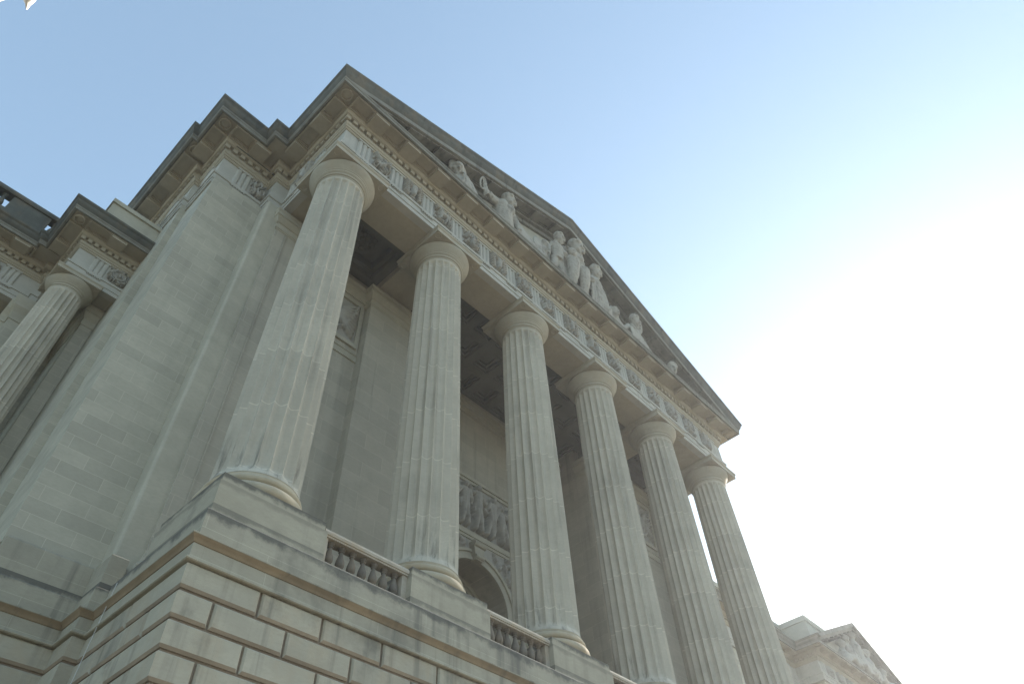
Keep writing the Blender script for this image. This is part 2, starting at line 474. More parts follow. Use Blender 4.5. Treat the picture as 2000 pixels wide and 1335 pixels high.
CORONA = [(.2, 20.554), (.965, 20.554), (.968, 20.47), (.99, 20.44), (1.07, 20.44), (1.07, 20.60), (1.09, 20.61), (1.11, 20.66), (1.11, 20.69), (.2, 20.69)]
SIMA = [(.3, 20.694), (1.06, 20.694), (1.08, 20.72), (1.12, 20.76), (1.19, 20.86), (1.21, 20.94), (1.22, 21.0), (1.26, 21.05), (1.29, 21.08), (1.30, 21.12), (1.30, 21.2), (.3, 21.2)]
def scaled(prof, kd, f): return [(d * kd, f(z)) for d, z in prof]
def seg_iter(path):
    for i in range(len(path) - 1):
        (ax, ay), (bx, by) = path[i], path[i + 1]
        l = math.hypot(bx - ax, by - ay)
        u = ((bx - ax) / l, (by - ay) / l)
        yield i, (ax, ay), u, (u[1], -u[0]), l
def place(mb, a, u, n, t0, t1, d0, d1, z0, z1):
    P = lambda t, d: (a[0] + u[0] * t + n[0] * d, a[1] + u[1] * t + n[1] * d)
    q = [P(t0, d0), P(t1, d0), P(t1, d1), P(t0, d1)]
    mb.prism(q, 'z', z0, z1)
def turns(path, j):
    if j < 1 or j > len(path) - 2: return 0
    (px, py), (qx, qy), (rx, ry) = path[j - 1], path[j], path[j + 1]
    return (qx - px) * (ry - qy) - (qy - py) * (rx - qx)
def dentils(mb, path, kd, f, sp, skip=()):
    for i, a, u, n, l in seg_iter(path):
        if i in skip: continue
        t0 = -.23 * kd if turns(path, i) > 0 else (.23 * kd + .1 if turns(path, i) < 0 else 0)
        t1 = l + (.04 * kd if turns(path, i + 1) > 0 else (-.23 * kd - .1 if turns(path, i + 1) < 0 else 0))
        if t1 - t0 < .15: continue
        cnt = max(1, round((t1 - t0 - .6 * sp) / sp)); s2 = (t1 - t0 - .6 * sp) / cnt
        for k in range(cnt + 1):
            t = t0 + k * s2
            place(mb, a, u, n, t, t + .6 * sp, .08 * kd, .23 * kd, f(19.9), f(20.12))
def mutule(mb, a, u, n, t, kd, f, w):
    place(mb, a, u, n, t - w / 2, t + w / 2, .325 * kd, .94 * kd, f(20.25), f(20.52))
    place(mb, a, u, n, t - w / 2 - .02 * kd, t + w / 2 + .02 * kd, .327 * kd, .957 * kd, f(20.37), f(20.515))
def coffer(mb, a, u, n, t0, t1, kd, f):
    b = .075 * kd
    place(mb, a, u, n, t0, t1, .33 * kd, .33 * kd + b, f(20.352), f(20.52))
    place(mb, a, u, n, t0, t1, .955 * kd - b, .953 * kd, f(20.40), f(20.52))
    for q in (t0, t1 - b): place(mb, a, u, n, q, q + b, .33 * kd + b, .955 * kd - b, f(20.36), f(20.518))
    b2 = b + .03 * kd
    place(mb, a, u, n, t0 + b, t1 - b, .33 * kd + b, .33 * kd + b2, f(20.44), f(20.52))
    for q in (t0 + b, t1 - b2): place(mb, a, u, n, q, q + b2 - b, .33 * kd + b2, .955 * kd - b, f(20.445), f(20.518))
def roundel(mb, x, y, z, r):
    mb.lathe([(r, z + .03), (r, z - .10), (r * .84, z - .11), (r * .8, z - .03), (r * .74, z - .028), (r * .5, z - .05), (.01, z - .06)], x, y, 28)
def triglyph_mb(a, u, n, t, kd, f, w):
    """grooved block with its cap, regula and pegs"""
    m = MB()
    g = w / 6.; dp = .075 * kd; gd = .055 * kd
    xs = [-w / 2, -w / 2 + g * .55, -g * 1.55, -g, -g * .45, g * .45, g, g * 1.55, w / 2 - g * .55, w / 2]
    ds = [dp - gd, dp, dp, dp - gd, dp, dp, dp - gd, dp, dp, dp - gd]
    P = lambda tt, d: (a[0] + u[0] * tt + n[0] * d, a[1] + u[1] * tt + n[1] * d)
    q = [P(t + x, d) for x, d in zip(xs, ds)] + [P(t + w / 2, -.02), P(t - w / 2, -.02)]
    m.prism(q, 'z', f(18.306), f(19.36))
    place(m, a, u, n, t - w / 2 - .01, t + w / 2 + .01, -.02, .095 * kd, f(19.36), f(19.457))
    place(m, a, u, n, t - w / 2, t + w / 2, .04 * kd, .11 * kd, f(18.10), f(18.162))
    for k in range(6):
        tt = t - w / 2 + w * (k + .5) / 6
        x, y = P(tt, .08 * kd)
        m.lathe([(.030 * kd, f(18.03)), (.022 * kd, f(18.10))], x, y, 8)
    return m

# carved panels as height fields ------------------------------------------------
def cap(X, Y, a, b, ra, rb=None, h=1.):
    rb = ra if rb is None else rb
    ax, ay = a; bx, by = b; dx, dy = bx - ax, by - ay
    t = np.clip(((X - ax) * dx + (Y - ay) * dy) / (dx * dx + dy * dy + 1e-9), 0, 1)
    d = np.hypot(X - ax - t * dx, Y - ay - t * dy); r = ra + (rb - ra) * t
    return h * np.sqrt(np.clip(1 - (d / r) ** 2, 0, 1))
def ringf(X, Y, c, R0, w, h=1., ey=1.):
    d = np.abs(np.hypot(X - c[0], (Y - c[1]) / ey) - R0)
    return h * np.sqrt(np.clip(1 - (d / w) ** 2, 0, 1))
def spiral(X, Y, c, r, turnsn, w, ph=0., sgn=1, h=1.):
    H = np.zeros_like(X); p = None
    for i in range(26):
        t = i / 25; a = ph + sgn * t * turnsn * 2 * math.pi; rr = r * (1 - .85 * t)
        q = (c[0] + rr * math.cos(a), c[1] + rr * math.sin(a))
        if p: H = np.maximum(H, cap(X, Y, p, q, w * (1 - .4 * t), None, h))
        p = q
    return H
def leafs(X, Y, c, n, r0, r1, w, ph=0., h=1.):
    H = np.zeros_like(X)
    for i in range(n):
        a = ph + 2 * math.pi * i / n
        H = np.maximum(H, cap(X, Y, (c[0] + r0 * math.cos(a), c[1] + r0 * math.sin(a)), (c[0] + r1 * math.cos(a), c[1] + r1 * math.sin(a)), w, w * .45, h))
    return H
def motif(k, X, Y, rg):
    """one carved emblem on -1..1 x -1..1"""
    if k == 0:      # ram's head in a leafy ring
        H = np.maximum(ringf(X, Y, (0, 0), .82, .1, .7), leafs(X, Y, (0, 0), 16, .7, .95, .09, 0, .8))
        H = np.maximum(H, cap(X, Y, (0, .28), (0, -.42), .3, .16, 1.15))
        for s in (-1, 1):
            H = np.maximum(H, spiral(X, Y, (s * .42, .15), .3, 1.3, .11, math.pi / 2, -s, 1.))
            H = np.maximum(H, cap(X, Y, (s * .2, .5), (s * .62, .8), .1, .04, .8))
    elif k == 1:    # bull's head with sprays of leaf
        H = cap(X, Y, (0, .3), (0, -.55), .34, .2, 1.2)
        for s in (-1, 1):
            H = np.maximum(H, cap(X, Y, (s * .25, .45), (s * .62, .62), .1, .07, 1.)); H = np.maximum(H, cap(X, Y, (s * .62, .62), (s * .6, .92), .07, .03, 1.))
            H = np.maximum(H, cap(X, Y, (s * .3, .25), (s * .62, .2), .1, .05, .9))
            for i in range(6):
                y0 = -.9 + i * .3
                H = np.maximum(H, cap(X, Y, (s * .55, y0), (s * .95, y0 + .22), .1, .05, .7)); H = np.maximum(H, cap(X, Y, (s * .62, y0 - .06), (s * .9, y0 - .2), .07, .03, .6))
        H = np.maximum(H, cap(X, Y, (-.15, .12), (-.15, .11), .06, .05, .6) * 0)
    elif k == 2:    # six-pointed frame with rosette
        H = np.zeros_like(X)
        for i in range(6):
            a = math.pi / 6 + i * math.pi / 3; b = a + math.pi / 3
            H = np.maximum(H, cap(X, Y, (.86 * math.cos(a), .86 * math.sin(a)), (.86 * math.cos(b), .86 * math.sin(b)), .07, None, .8))
        H = np.maximum(H, leafs(X, Y, (0, 0), 8, .15, .52, .16, 0, .9)); H = np.maximum(H, cap(X, Y, (0, 0), (0, .01), .2, None, 1.2))
        H = np.maximum(H, ringf(X, Y, (0, 0), .66, .05, .5))
        for s in (-1, 1):
            for q in (-1, 1): H = np.maximum(H, leafs(X, Y, (s * .9, q * .88), 6, .03, .2, .08, .3, .7))
    elif k == 3:    # acanthus scrolls
        H = np.maximum(spiral(X, Y, (-.32, .35), .5, 1.6, .13, -1.2, 1), spiral(X, Y, (.35, -.35), .5, 1.6, .13, 2., 1))
        for i in range(12):
            a = rg.uniform(0, 6.28); c = (rg.uniform(-.7, .7), rg.uniform(-.7, .7))
            H = np.maximum(H, cap(X, Y, c, (c[0] + .3 * math.cos(a), c[1] + .3 * math.sin(a)), .1, .04, .8))
    elif k == 4:    # crossing sheaf and horn
        H = np.maximum(cap(X, Y, (-.8, .75), (.2, -.4), .1, .2, 1.), cap(X, Y, (.75, .8), (-.6, -.75), .14, .06, .9))
        H = np.maximum(H, leafs(X, Y, (.3, -.45), 9, .1, .42, .11, .2, 1.)); H = np.maximum(H, spiral(X, Y, (-.55, .5), .34, 1.2, .1, 0, -1))
        for i in range(10):
            a = rg.uniform(.2, 1.4); c = (rg.uniform(-.9, -.1), rg.uniform(-.9, -.2))
            H = np.maximum(H, cap(X, Y, c, (c[0] + .28 * math.cos(a), c[1] + .28 * math.sin(a)), .07, .03, .7))
    elif k == 6:    # shield with a rosette boss in a leafy wreath
        d = np.hypot(X, Y)
        H = np.where(d < .62, .45, 0.) + ringf(X, Y, (0, 0), .62, .07, .5)
        H = np.maximum(H, leafs(X, Y, (0, 0), 8, .03, .2, .07, 0, 1.)); H = np.maximum(H, ringf(X, Y, (0, 0), .3, .035, .6))
        for i in range(34):
            a = rg.uniform(0, 6.28); c = (.74 * math.cos(a), .74 * math.sin(a)); q = a + rg.uniform(-1.2, 1.2)
            H = np.maximum(H, cap(X, Y, c, (c[0] + .24 * math.cos(q), c[1] + .24 * math.sin(q)), .1, .04, rg.uniform(.6, 1.)))
    else:           # striding beast among branches
        H = cap(X, Y, (-.45, .1), (.35, .05), .25, .2, 1.1)
        H = np.maximum(H, cap(X, Y, (.35, .15), (.6, .5), .16, .13, 1.1)); H = np.maximum(H, cap(X, Y, (.6, .52), (.85, .42), .14, .08, 1.1))
        for x0, x1 in ((-.5, -.62), (-.35, -.25), (.25, .45), (.4, .3)):
            H = np.maximum(H, cap(X, Y, (x0, -.05), (x1, -.75), .11, .05, .9))
        H = np.maximum(H, spiral(X, Y, (-.75, .3), .22, 1., .06, 0, 1, .8))
        for i in range(14):
            a = rg.uniform(0, 6.28); c = (rg.uniform(-.95, .95), rg.choice((rg.uniform(.6, .95), rg.uniform(-.95, -.7))))
            H = np.maximum(H, cap(X, Y, c, (c[0] + .22 * math.cos(a), c[1] + .22 * math.sin(a)), .08, .03, .7))
    return H
def field_mb(H, a, u, n, t0, t1, z0, z1, depth, d0=.0, keep=None):
    """height field H[rows, cols] laid on a wall: u along, n outward"""
    m = MB(); ny, nx = H.shape
    v = []
    for j in range(ny):
        for i in range(nx):
            t = t0 + (t1 - t0) * i / (nx - 1); z = z0 + (z1 - z0) * j / (ny - 1); d = d0 + depth * float(H[j, i])
            v.append((a[0] + u[0] * t + n[0] * d, a[1] + u[1] * t + n[1] * d, z))
    f = [(j * nx + i, j * nx + i + 1, (j + 1) * nx + i + 1, (j + 1) * nx + i) for j in range(ny - 1) for i in range(nx - 1)]
    if keep is not None:
        m.add(v, [q for q in f if all(keep[i // nx, i % nx] for i in q)]); return m
    # skirt back into the wall
    edge = [i for i in range(nx)] + [j * nx + nx - 1 for j in range(1, ny)] + [(ny - 1) * nx + i for i in range(nx - 2, -1, -1)] + [j * nx for j in range(ny - 2, 0, -1)]
    b = len(v)
    for e in edge:
        x, y, z = v[e]; d = d0 + depth * float(H[e // nx, e % nx]) + .03
        v.append((x - n[0] * d, y - n[1] * d, z))
    L = len(edge)
    f += [(edge[i], b + i, b + (i + 1) % L, edge[(i + 1) % L]) for i in range(L)]
    f.append(tuple(b + i for i in range(L)))
    m.add(v, f); return m
def carved(k, seed, nn=68):
    rg = random.Random(seed)
    Xg, Yg = np.meshgrid(np.linspace(-1.02, 1.02, nn), np.linspace(-1.02, 1.02, nn))
    H = motif(k, Xg, Yg, rg)
    if seed % 2: H = H[:, ::-1]
    # leafage filling the ground of the panel, then a crisp undercut edge to everything
    B = np.zeros_like(Xg)
    for i in range(38):
        a = rg.uniform(0, 6.28); c = (rg.uniform(-.95, .95), rg.uniform(-.95, .95))
        B = np.maximum(B, cap(Xg, Yg, c, (c[0] + .26 * math.cos(a), c[1] + .26 * math.sin(a)), .075, .03, .6))
    H = np.where(H > .12, np.clip(.35 + .75 * H, 0, 1.1), .8 * np.clip(B * 1.4, 0, .6))
    rs = np.random.RandomState(seed)
    rough = rs.rand(nn, nn) * .13
    edge = np.clip((1.02 - np.maximum(np.abs(Xg), np.abs(Yg))) / .06, 0, 1)
    return (H + rough * (H > .05)) * edge

def entablature(parent, path, kd, f, w, trig, met, tripath_skip_dent=(), mut=None, mats=None, front=None, dsp=.32):
    """path with triglyphs trig[(seg, t)], carved panels met[(seg, t0, t1, motif)], mutules mut[(seg, t)]"""
    m = MB()
    m.sweep(path, scaled(ARCH, kd, f))
    ent = m.build('entablature', M['frieze'], parent)
    segs = {i: (a, u, n, l) for i, a, u, n, l in seg_iter(path)}
    for (i, t) in trig:
        a, u, n, l = segs[i]; triglyph_mb(a, u, n, t, kd, f, w).build('triglyph', M['frieze'], ent, 20)
    for q, (i, t0, t1, k) in enumerate(met):
        a, u, n, l = segs[i]
        field_mb(carved(k, q * 7 + 3), a, u, n, t0, t1, f(18.36), f(19.43), .21 * kd, .004).build('metope_relief', M['carve'], ent, 60)
    b = MB()
    b.sweep(path, scaled(BED, kd, f)); dentils(b, path, kd, f, dsp)
    for (i, t) in (mut or []):
        a, u, n, l = segs[i]; mutule(b, a, u, n, t, kd, f, w * 1.06)
    # coffers between consecutive mutules of a segment, and round the corners
    for i in segs:
        a, u, n, l = segs[i]
        ts = sorted(t for j, t in (mut or []) if j == i)
        e = w / 2 + .02 * kd
        for p, q in zip(ts, ts[1:]):
            if q - p - 2 * e > .12: coffer(b, a, u, n, p + e, q - e, kd, f)
        if ts:
            s0 = turns(path, i); s1 = turns(path, i + 1)
            if s0 > 0: coffer(b, a, u, n, -.33 * kd, ts[0] - e, kd, f)
            elif s0 < 0 and ts[0] - e > 1.0 * kd: coffer(b, a, u, n, .98 * kd, ts[0] - e, kd, f)
            if s1 > 0: coffer(b, a, u, n, ts[-1] + e, l + .33 * kd, kd, f)
            elif s1 < 0 and l - 1. * kd > ts[-1] + e: coffer(b, a, u, n, ts[-1] + e, l - .98 * kd, kd, f)
        if turns(path, i + 1) > 0 and l > .8:
            d = .66 * kd; roundel(b, a[0] + u[0] * (l + d) + n[0] * d, a[1] + u[1] * (l + d) + n[1] * d, f(20.505), .23 * kd)
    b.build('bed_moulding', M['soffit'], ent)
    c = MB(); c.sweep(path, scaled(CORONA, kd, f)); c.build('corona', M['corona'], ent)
    return ent
I = lambda z: z
trig = [(7, .9 + 1.6 * k) for k in range(16)] + [(3, .92), (11, 1.04), (6, .55), (6, 2.15)] + [(2, .9), (0, 16 - 6.4), (0, 16 - 8.), (0, 16 - 9.6)]
met = [(7, .9 + 1.6 * k + .34, .9 + 1.6 * (k + 1) - .34, (4, 1, 5, 3, 1, 2, 3, 1, 5, 4, 0, 3, 0, 2, 5)[k]) for k in range(15)]
met += [(3, 1.26, 1.94, 3), (11, .02, .70, 3), (6, .89, 1.81, 1)]
mut = [(7, .9 + 1.6 * k) for k in range(16)] + [(3, .92), (11, 1.04), (6, 1.14), (6, 2.74), (8, .9), (8, 2.5)] + [(2, .9), (0, 16 - 6.3), (0, 16 - 7.9), (0, 16 - 9.5), (0, 16 - 11.1)]
ent = entablature(hall, EP, 1., I, .62, trig, met, mut=mut)
# the gutter moulding along the sides only; the pediment carries it over the front
gm = MB()
gm.sweep(EP[:9], SIMA, cap=False, drop_last=True)
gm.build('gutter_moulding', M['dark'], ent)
gm = MB(); gm.sweep(EP[7:], SIMA, cap=False, drop_first=True)
gm.build('gutter_moulding', M['dark'], ent)
# beams over the columns
bm_ = MB()
bm_.box(-.75, 24.75, -.75, .70, ZA + .004, 20.2)
for sx in (1, -1):
    q = (lambda x: x) if sx > 0 else (lambda x: 24 - x)
    bm_.box(q(-.75), q(.70), .70, 3.2, ZA + .004, 20.2)
    bm_.box(q(3.95), q(5.65), .70, 3.2, ZA + .004, 19.)
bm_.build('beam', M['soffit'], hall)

# ---- pediment
AX = 12.0
pd = MB()
ty0 = 20.66
pd.prism([(-.6, ty0), (24.6, ty0), (AX, ty0 + SL * 12.4)], 'y', -1.0, -.65)
ped = pd.build('pediment', M['plain'], hall)
def heap_field(x0, x1, z0, z1, nx=420, ny=56):
    X, Z = np.meshgrid(np.linspace(x0, x1, nx), np.linspace(z0, z1, ny)); rg = random.Random(21)
    H = np.zeros_like(X)
    for i in range(420):
        x = rg.uniform(x0, x1); top = min(SL * (12.4 - abs(x - AX)) * .5, 2.3)
        z = z0 + rg.random() ** 1.5 * top; a = rg.uniform(0, 6.28); l = rg.uniform(.1, .5)
        H = np.maximum(H, cap(X, Z, (x, z), (x + l * math.cos(a), z + .6 * l * math.sin(a)), rg.uniform(.09, .2), rg.uniform(.04, .1), rg.uniform(.4, 1.) * (1 - .5 * (z - z0) / 2.4)))
    return H * (Z < 20.66 + SL * (12.2 - np.abs(X - AX)))
hf = heap_field(2.5, 21.5, 20.70, 23.4)
hx, hz_ = np.meshgrid(np.linspace(2.5, 21.5, 420), np.linspace(20.70, 23.4, 56))
field_mb(hf, (0, -1.0), (1, 0), (0, -1), 2.5, 21.5, 20.70, 23.4, .42, .004, hz_ < 20.60 + SL * (12.0 - np.abs(hx - AX))).build('tympanum_relief', M['statue'], ped, 60)
rk = MB()
def zr(x, base): return base + SL * (min(x, 2 * AX - x) + 2.0)      # rake lines, base at x = -2
xb = -2.0 + (20.692 - 20.44) / SL
rk.prism([(-1.96, 20.692), (-1.96, 20.70), (AX, zr(AX, 20.69)), (25.96, 20.70), (25.96, 20.692), (24 - xb, 20.692), (AX, zr(AX, 20.44)), (xb, 20.692)], 'y', -1.97, -.9)
rk.prism([(xb + .35, 20.692 + .10), (AX, zr(AX, 20.40)), (24 - xb - .35, 20.692 + .10), (24 - xb - .35, 20.692 + .13), (AX, zr(AX, 20.445)), (xb + .35, 20.692 + .13)], 'y', -1.97, -1.88)
rk.prism([(xb, 20.694), (AX, zr(AX, 20.10)), (24 - xb, 20.694), (24 - xb + .1, 20.694), (AX, zr(AX, 20.45)), (xb - .1, 20.694)], 'y', -1.28, -.95)
rk.prism([(xb + .6, 20.694), (AX, zr(AX, 19.80)), (24 - xb - .6, 20.694), (24 - xb - .3, 20.694), (AX, zr(AX, 20.2)), (xb + .3, 20.694)], 'y', -1.12, -.95)
for k in range(16):
    xm = 1.6 * k
    x0, x1 = xm - .33, xm + .33
    if zr(xm, 20.30) < 20.9: continue
    if x0 < AX < x1: pts = [(x0, zr(x0, 20.29)), (AX, zr(AX, 20.29)), (x1, zr(x1, 20.29)), (x1, zr(x1, 20.445)), (AX, zr(AX, 20.445)), (x0, zr(x0, 20.445))]
    else: pts = [(x0, zr(x0, 20.29)), (x1, zr(x1, 20.29)), (x1, zr(x1, 20.445)), (x0, zr(x0, 20.445))]
    rk.prism(pts, 'y', -1.85, -1.27)
    x2, x3 = xm + .35, xm + 1.25
    if x3 < 23.2 and not (x2 < AX < x3):
        for (ya, yb) in ((-1.345, -1.285), (-1.84, -1.79)):
            rk.prism([(x2, zr(x2, 20.36)), (x3, zr(x3, 20.36)), (x3, zr(x3, 20.445)), (x2, zr(x2, 20.445))], 'y', ya, yb)
        for xa in (x2, x3 - .06):
            rk.prism([(xa, zr(xa, 20.365)), (xa + .06, zr(xa + .06, 20.365)), (xa + .06, zr(xa + .06, 20.445)), (xa, zr(xa, 20.445))], 'y', -1.79, -1.34)
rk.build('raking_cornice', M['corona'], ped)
rs = MB()
v, K = [], len(SIMA)
for d, z in SIMA:
    v.append((-.9 - d, -.9 - d, z))
for d, z in SIMA: v.append((AX, -.9 - d, z + SL * (AX + .9 + d)))
for d, z in SIMA: v.append((24.9 + d, -.9 - d, z))
fc = []
for j in range(2):
    for i in range(K - 1): fc.append((j * K + i, j * K + i + 1, (j + 1) * K + i + 1, (j + 1) * K + i))
fc.append(tuple(range(K))); fc.append(tuple(2 * K + i for i in range(K)))
rs.add(v, fc)
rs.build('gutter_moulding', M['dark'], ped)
# roof slopes behind the gable, flat roofs over the flanking blocks
rf = MB()
rf.prism([(-1.6, 20.72), (AX, 20.9 + SL * (AX + 1.9)), (25.6, 20.72)], 'y', -.7, 3.0)
rf.box(-3.3, 27.3, 3.0, 16, 20.2, 20.75)
rf.prism([(-1.6, 20.75), (AX, 20.9 + SL * (AX + 1.9)), (25.6, 20.75)], 'y', 3.0, 16)
rf.build('roof', M['dark'], hall)

# ---- walls
for sx in (1, -1):
    wl = MB()
    q = (lambda x: x) if sx > 0 else (lambda x: 24 - x)
    wl.box(q(-3.38), q(-1.0), 3.16, 5.4, 2.4, ZA + .3)        # flanking block
    wl.box(q(-3.59), q(-1.0), 5.06, 16, 2.4, ZA + .3)
    wl.box(q(-3.4), q(-1.0), 5.0, 16, ZA + .2, 20.3)
    wl.box(q(-3.2), q(-.5), 3.5, 6, ZA + .2, 20.3)
    wall = wl.build('wall', M['wall'], hall)
    an = MB()
    # rounded return between block and anta
    r = .10; cx, cy = -1.47 + r, 2.62 + r
    poly = [(-1.47, 3.3)] + [(cx - r * math.cos(R(a)), cy - r * math.sin(R(a))) for a in range(0, 91, 10)] + [(-.6, 2.62), (-.6, 3.3)]
    an.prism([(q(x), y) for x, y in poly], 'z', 2.2, ZA + .2)
    an.box(q(-1.3), q(-.3), 2.8, 3.4, ZA + .1, 20.2)
    an.box(q(-1.0), q(.9), 2.9, 3.6, ZA + .1, 20.2)
    an.build('corner_pier', M['plain'], wall, 40)

inn = MB()
caps = []
PIER = [(3.42, 3.3), (3.42, 2.84)]
def ring_sweep(mb, path, prof): mb.sweep(path, prof)
CAPP = [(-.1, 16.45), (.02, 16.45), (.02, 16.50), (.05, 16.52), (.05, 16.72), (.02, 16.74), (.02, 16.84), (.06, 16.86), (.10, 16.95), (.16, 17.04), (.17, 17.1), (.21, 17.12), (.21, 17.3), (.25, 17.35), (.25, 17.42), (-.1, 17.42)]
BASEP = [(-.1, 1.8), (.16, 1.8), (.16, 2.1), (.12, 2.12), (.16, 2.2), (.18, 2.3), (.16, 2.4), (.1, 2.44), (.1, 2.48), (.13, 2.52), (.14, 2.58), (.12, 2.65), (.07, 2.68), (.06, 2.72), (.03, 2.85), (0, 3.05), (-.1, 3.05)]
for sx in (1, -1):
    q = (lambda x: x) if sx > 0 else (lambda x: 24 - x)
    A0, A1, AY = -.86, .86, 2.56
    inn.box(q(A0), q(A1), AY, 3.6, 1.8, ZA + .0)                       # anta behind the end column
    inn.box(q(A0), q(4.0), 3.25, 3.9, 1.8, 18.6)                       # end bay wall
    inn.box(q(3.8), q(5.8), 2.84, 4.3, 1.8, ZA + .0)                   # pier behind the second column
    inn.box(q(5.35), q(5.75), 4.2, 6.2, 1.8, 18.8)
    # carved channel on the anta
    for xa in (-.45, .15): inn.box(q(xa), q(xa + .05), AY - .03, AY + .02, 3.1, 16.4)
    for path in ([(A0, 3.3), (A0, AY), (A1, AY), (A1, 3.3)], [(3.8, 3.3), (3.8, 2.84), (5.8, 2.84), (5.8, 4.25)]):
        p = [(q(x), y) for x, y in path]
        if sx < 0: p = p[::-1]
        for q_, nm_ in ((CAPP, 'pier_capital'), (BASEP, 'pier_base')):
            capm = MB(); capm.sweep(p, q_); caps.append((capm, nm_))
    capm = MB(); caps.append((capm, 'wall_moulding'))
    p = [(q(.86), 3.25), (q(3.8), 3.25)]
    if sx < 0: p = p[::-1]
    capm.sweep(p, [(-.1, 16.75), (.04, 16.75), (.04, 16.84), (.08, 16.9), (.14, 17.02), (.15, 17.08), (.2, 17.12), (.2, 17.3), (.26, 17.4), (-.1, 17.4)])
    capm = MB(); caps.append((capm, 'string_course'))
    capm.sweep(p, [(-.1, 13.3), (.05, 13.3), (.05, 13.34), (.02, 13.36), (.02, 13.62), (.06, 13.64), (.06, 13.70), (-.1, 13.70)])
    capm = MB(); caps.append((capm, 'panel_frame'))
    for b in ((1.0, 3.7, 13.95, 14.12), (1.0, 3.7, 16.35, 16.52), (1.0, 1.14, 14.12, 16.35), (3.56, 3.7, 14.12, 16.35)):
        capm.box(q(b[0]), q(b[1]), 3.16, 3.3, b[2], b[3])
# the deep middle bays: back wall with an arched doorway
YW = 5.3; ARC_R, ARC_Z = 1.75, 7.85
def arch_poly(r, x, zc, z0, n=24):
    return [(x - r, z0)] + [(x - r * math.cos(math.pi * i / n), zc + r * math.sin(math.pi * i / n)) for i in range(n + 1)] + [(x + r, z0)]
n = 24
out = [(5.4, 1.8), (5.4, 18.9), (18.6, 18.9), (18.6, 1.8)]
# wall around the arch as strips
inn.box(5.4, AX - ARC_R, YW, YW + 3.2, 1.8, 18.9); inn.box(AX + ARC_R, 18.6, YW, YW + 3.2, 1.8, 18.9)
for i in range(n):
    a, b = math.pi * i / n, math.pi * (i + 1) / n
    x0, z0 = AX - ARC_R * math.cos(a), ARC_Z + ARC_R * math.sin(a)
    x1, z1 = AX - ARC_R * math.cos(b), ARC_Z + ARC_R * math.sin(b)
    inn.prism([(x0, z0), (x1, z1), (x1, 18.9), (x0, 18.9)], 'y', YW, YW + 3.2)
porch = inn.build('porch_wall', M['inner'], hall, 20)
for mb_, nm_ in caps: mb_.build(nm_, M['plain'], porch)
ar = MB()
for (r0, r1, d) in ((ARC_R - .02, ARC_R + .10, .10), (ARC_R + .10, ARC_R + .30, .06), (ARC_R + .30, ARC_R + .42, .13)):
    for i in range(n):
        a, b = math.pi * i / n, math.pi * (i + 1) / n
        ar.prism([(AX - r * math.cos(t), ARC_Z + r * math.sin(t)) for r, t in ((r0, a), (r0, b), (r1, b), (r1, a))], 'y', YW - d, YW + .05)
    for s in (-1, 1): ar.box(AX + s * r0, AX + s * r1, YW - d, YW + .05, 1.8, ARC_Z)
for (r0, r1, d0, d1) in ((ARC_R - .16, ARC_R + .02, 1.1, 1.5), (ARC_R - .28, ARC_R - .16, 1.2, 1.4)):
    for i in range(n):
        a, b = math.pi * i / n, math.pi * (i + 1) / n
        ar.prism([(AX - r * math.cos(t), ARC_Z + r * math.sin(t)) for r, t in ((r0, a), (r0, b), (r1, b), (r1, a))], 'y', YW + d0, YW + d1)
ar.prism([(AX - .2, ARC_Z + ARC_R - .08), (AX + .2, ARC_Z + ARC_R - .08), (AX + .32, ARC_Z + ARC_R + .72), (AX - .32, ARC_Z + ARC_R + .72)], 'y', YW - .28, YW)
ar.tube([(AX - .32, YW - .27, ARC_Z + ARC_R + .62), (AX + .32, YW - .27, ARC_Z + ARC_R + .62)], [.13, .13], 12)
ar.tube([(AX - .22, YW - .27, ARC_Z + ARC_R + .05), (AX + .22, YW - .27, ARC_Z + ARC_R + .05)], [.1, .1], 12)
for (z0, z1, d) in ((10.62, 10.86, .10), (10.50, 10.62, .05), (13.26, 13.40, .08), (13.40, 13.56, .14)):
    ar.box(8.6, 15.4, YW - d, YW + .02, z0, z1)
ar.box(8.6, 8.78, YW - .08, YW + .02, 10.86, 13.26); ar.box(15.22, 15.4, YW - .08, YW + .02, 10.86, 13.26)
ar.box(5.8, 18.2, YW - .1, YW + .02, 17.3, 17.5); ar.box(5.8, 18.2, YW - .22, YW + .02, 17.5, 17.75); ar.box(5.8, 18.2, YW - .3, YW + .02, 17.75, 17.9)
ar.build('arch_surround', M['plain'], porch, 25)
dr = MB()
dr.box(AX - ARC_R, AX + ARC_R, YW + 3.0, YW + 3.1, 1.8, ARC_Z + ARC_R)
door = dr.build('arched_window', M['glass'], porch)
bz = MB()
for k in range(-2, 3): bz.box(AX + k * .58 - .04, AX + k * .58 + .04, YW + 2.88, YW + 2.98, 1.8, ARC_Z)
for r in (.55, 1.05, ARC_R - .05):
    for i in range(n):
        a, b = math.pi * i / n, math.pi * (i + 1) / n
        bz.prism([(AX - rr * math.cos(t), ARC_Z + rr * math.sin(t)) for rr, t in ((r, a), (r, b), (r + .07, b), (r + .07, a))], 'y', YW + 2.86, YW + 2.98)
for i in range(1, 8):
    a = math.pi * i / 8
    bz.tube([(AX - .55 * math.cos(a), YW + 2.92, ARC_Z + .55 * math.sin(a)), (AX - 1.7 * math.cos(a), YW + 2.92, ARC_Z + 1.7 * math.sin(a))], [.03, .03], 6)
bz.build('window_frame', M['bronze'], door)

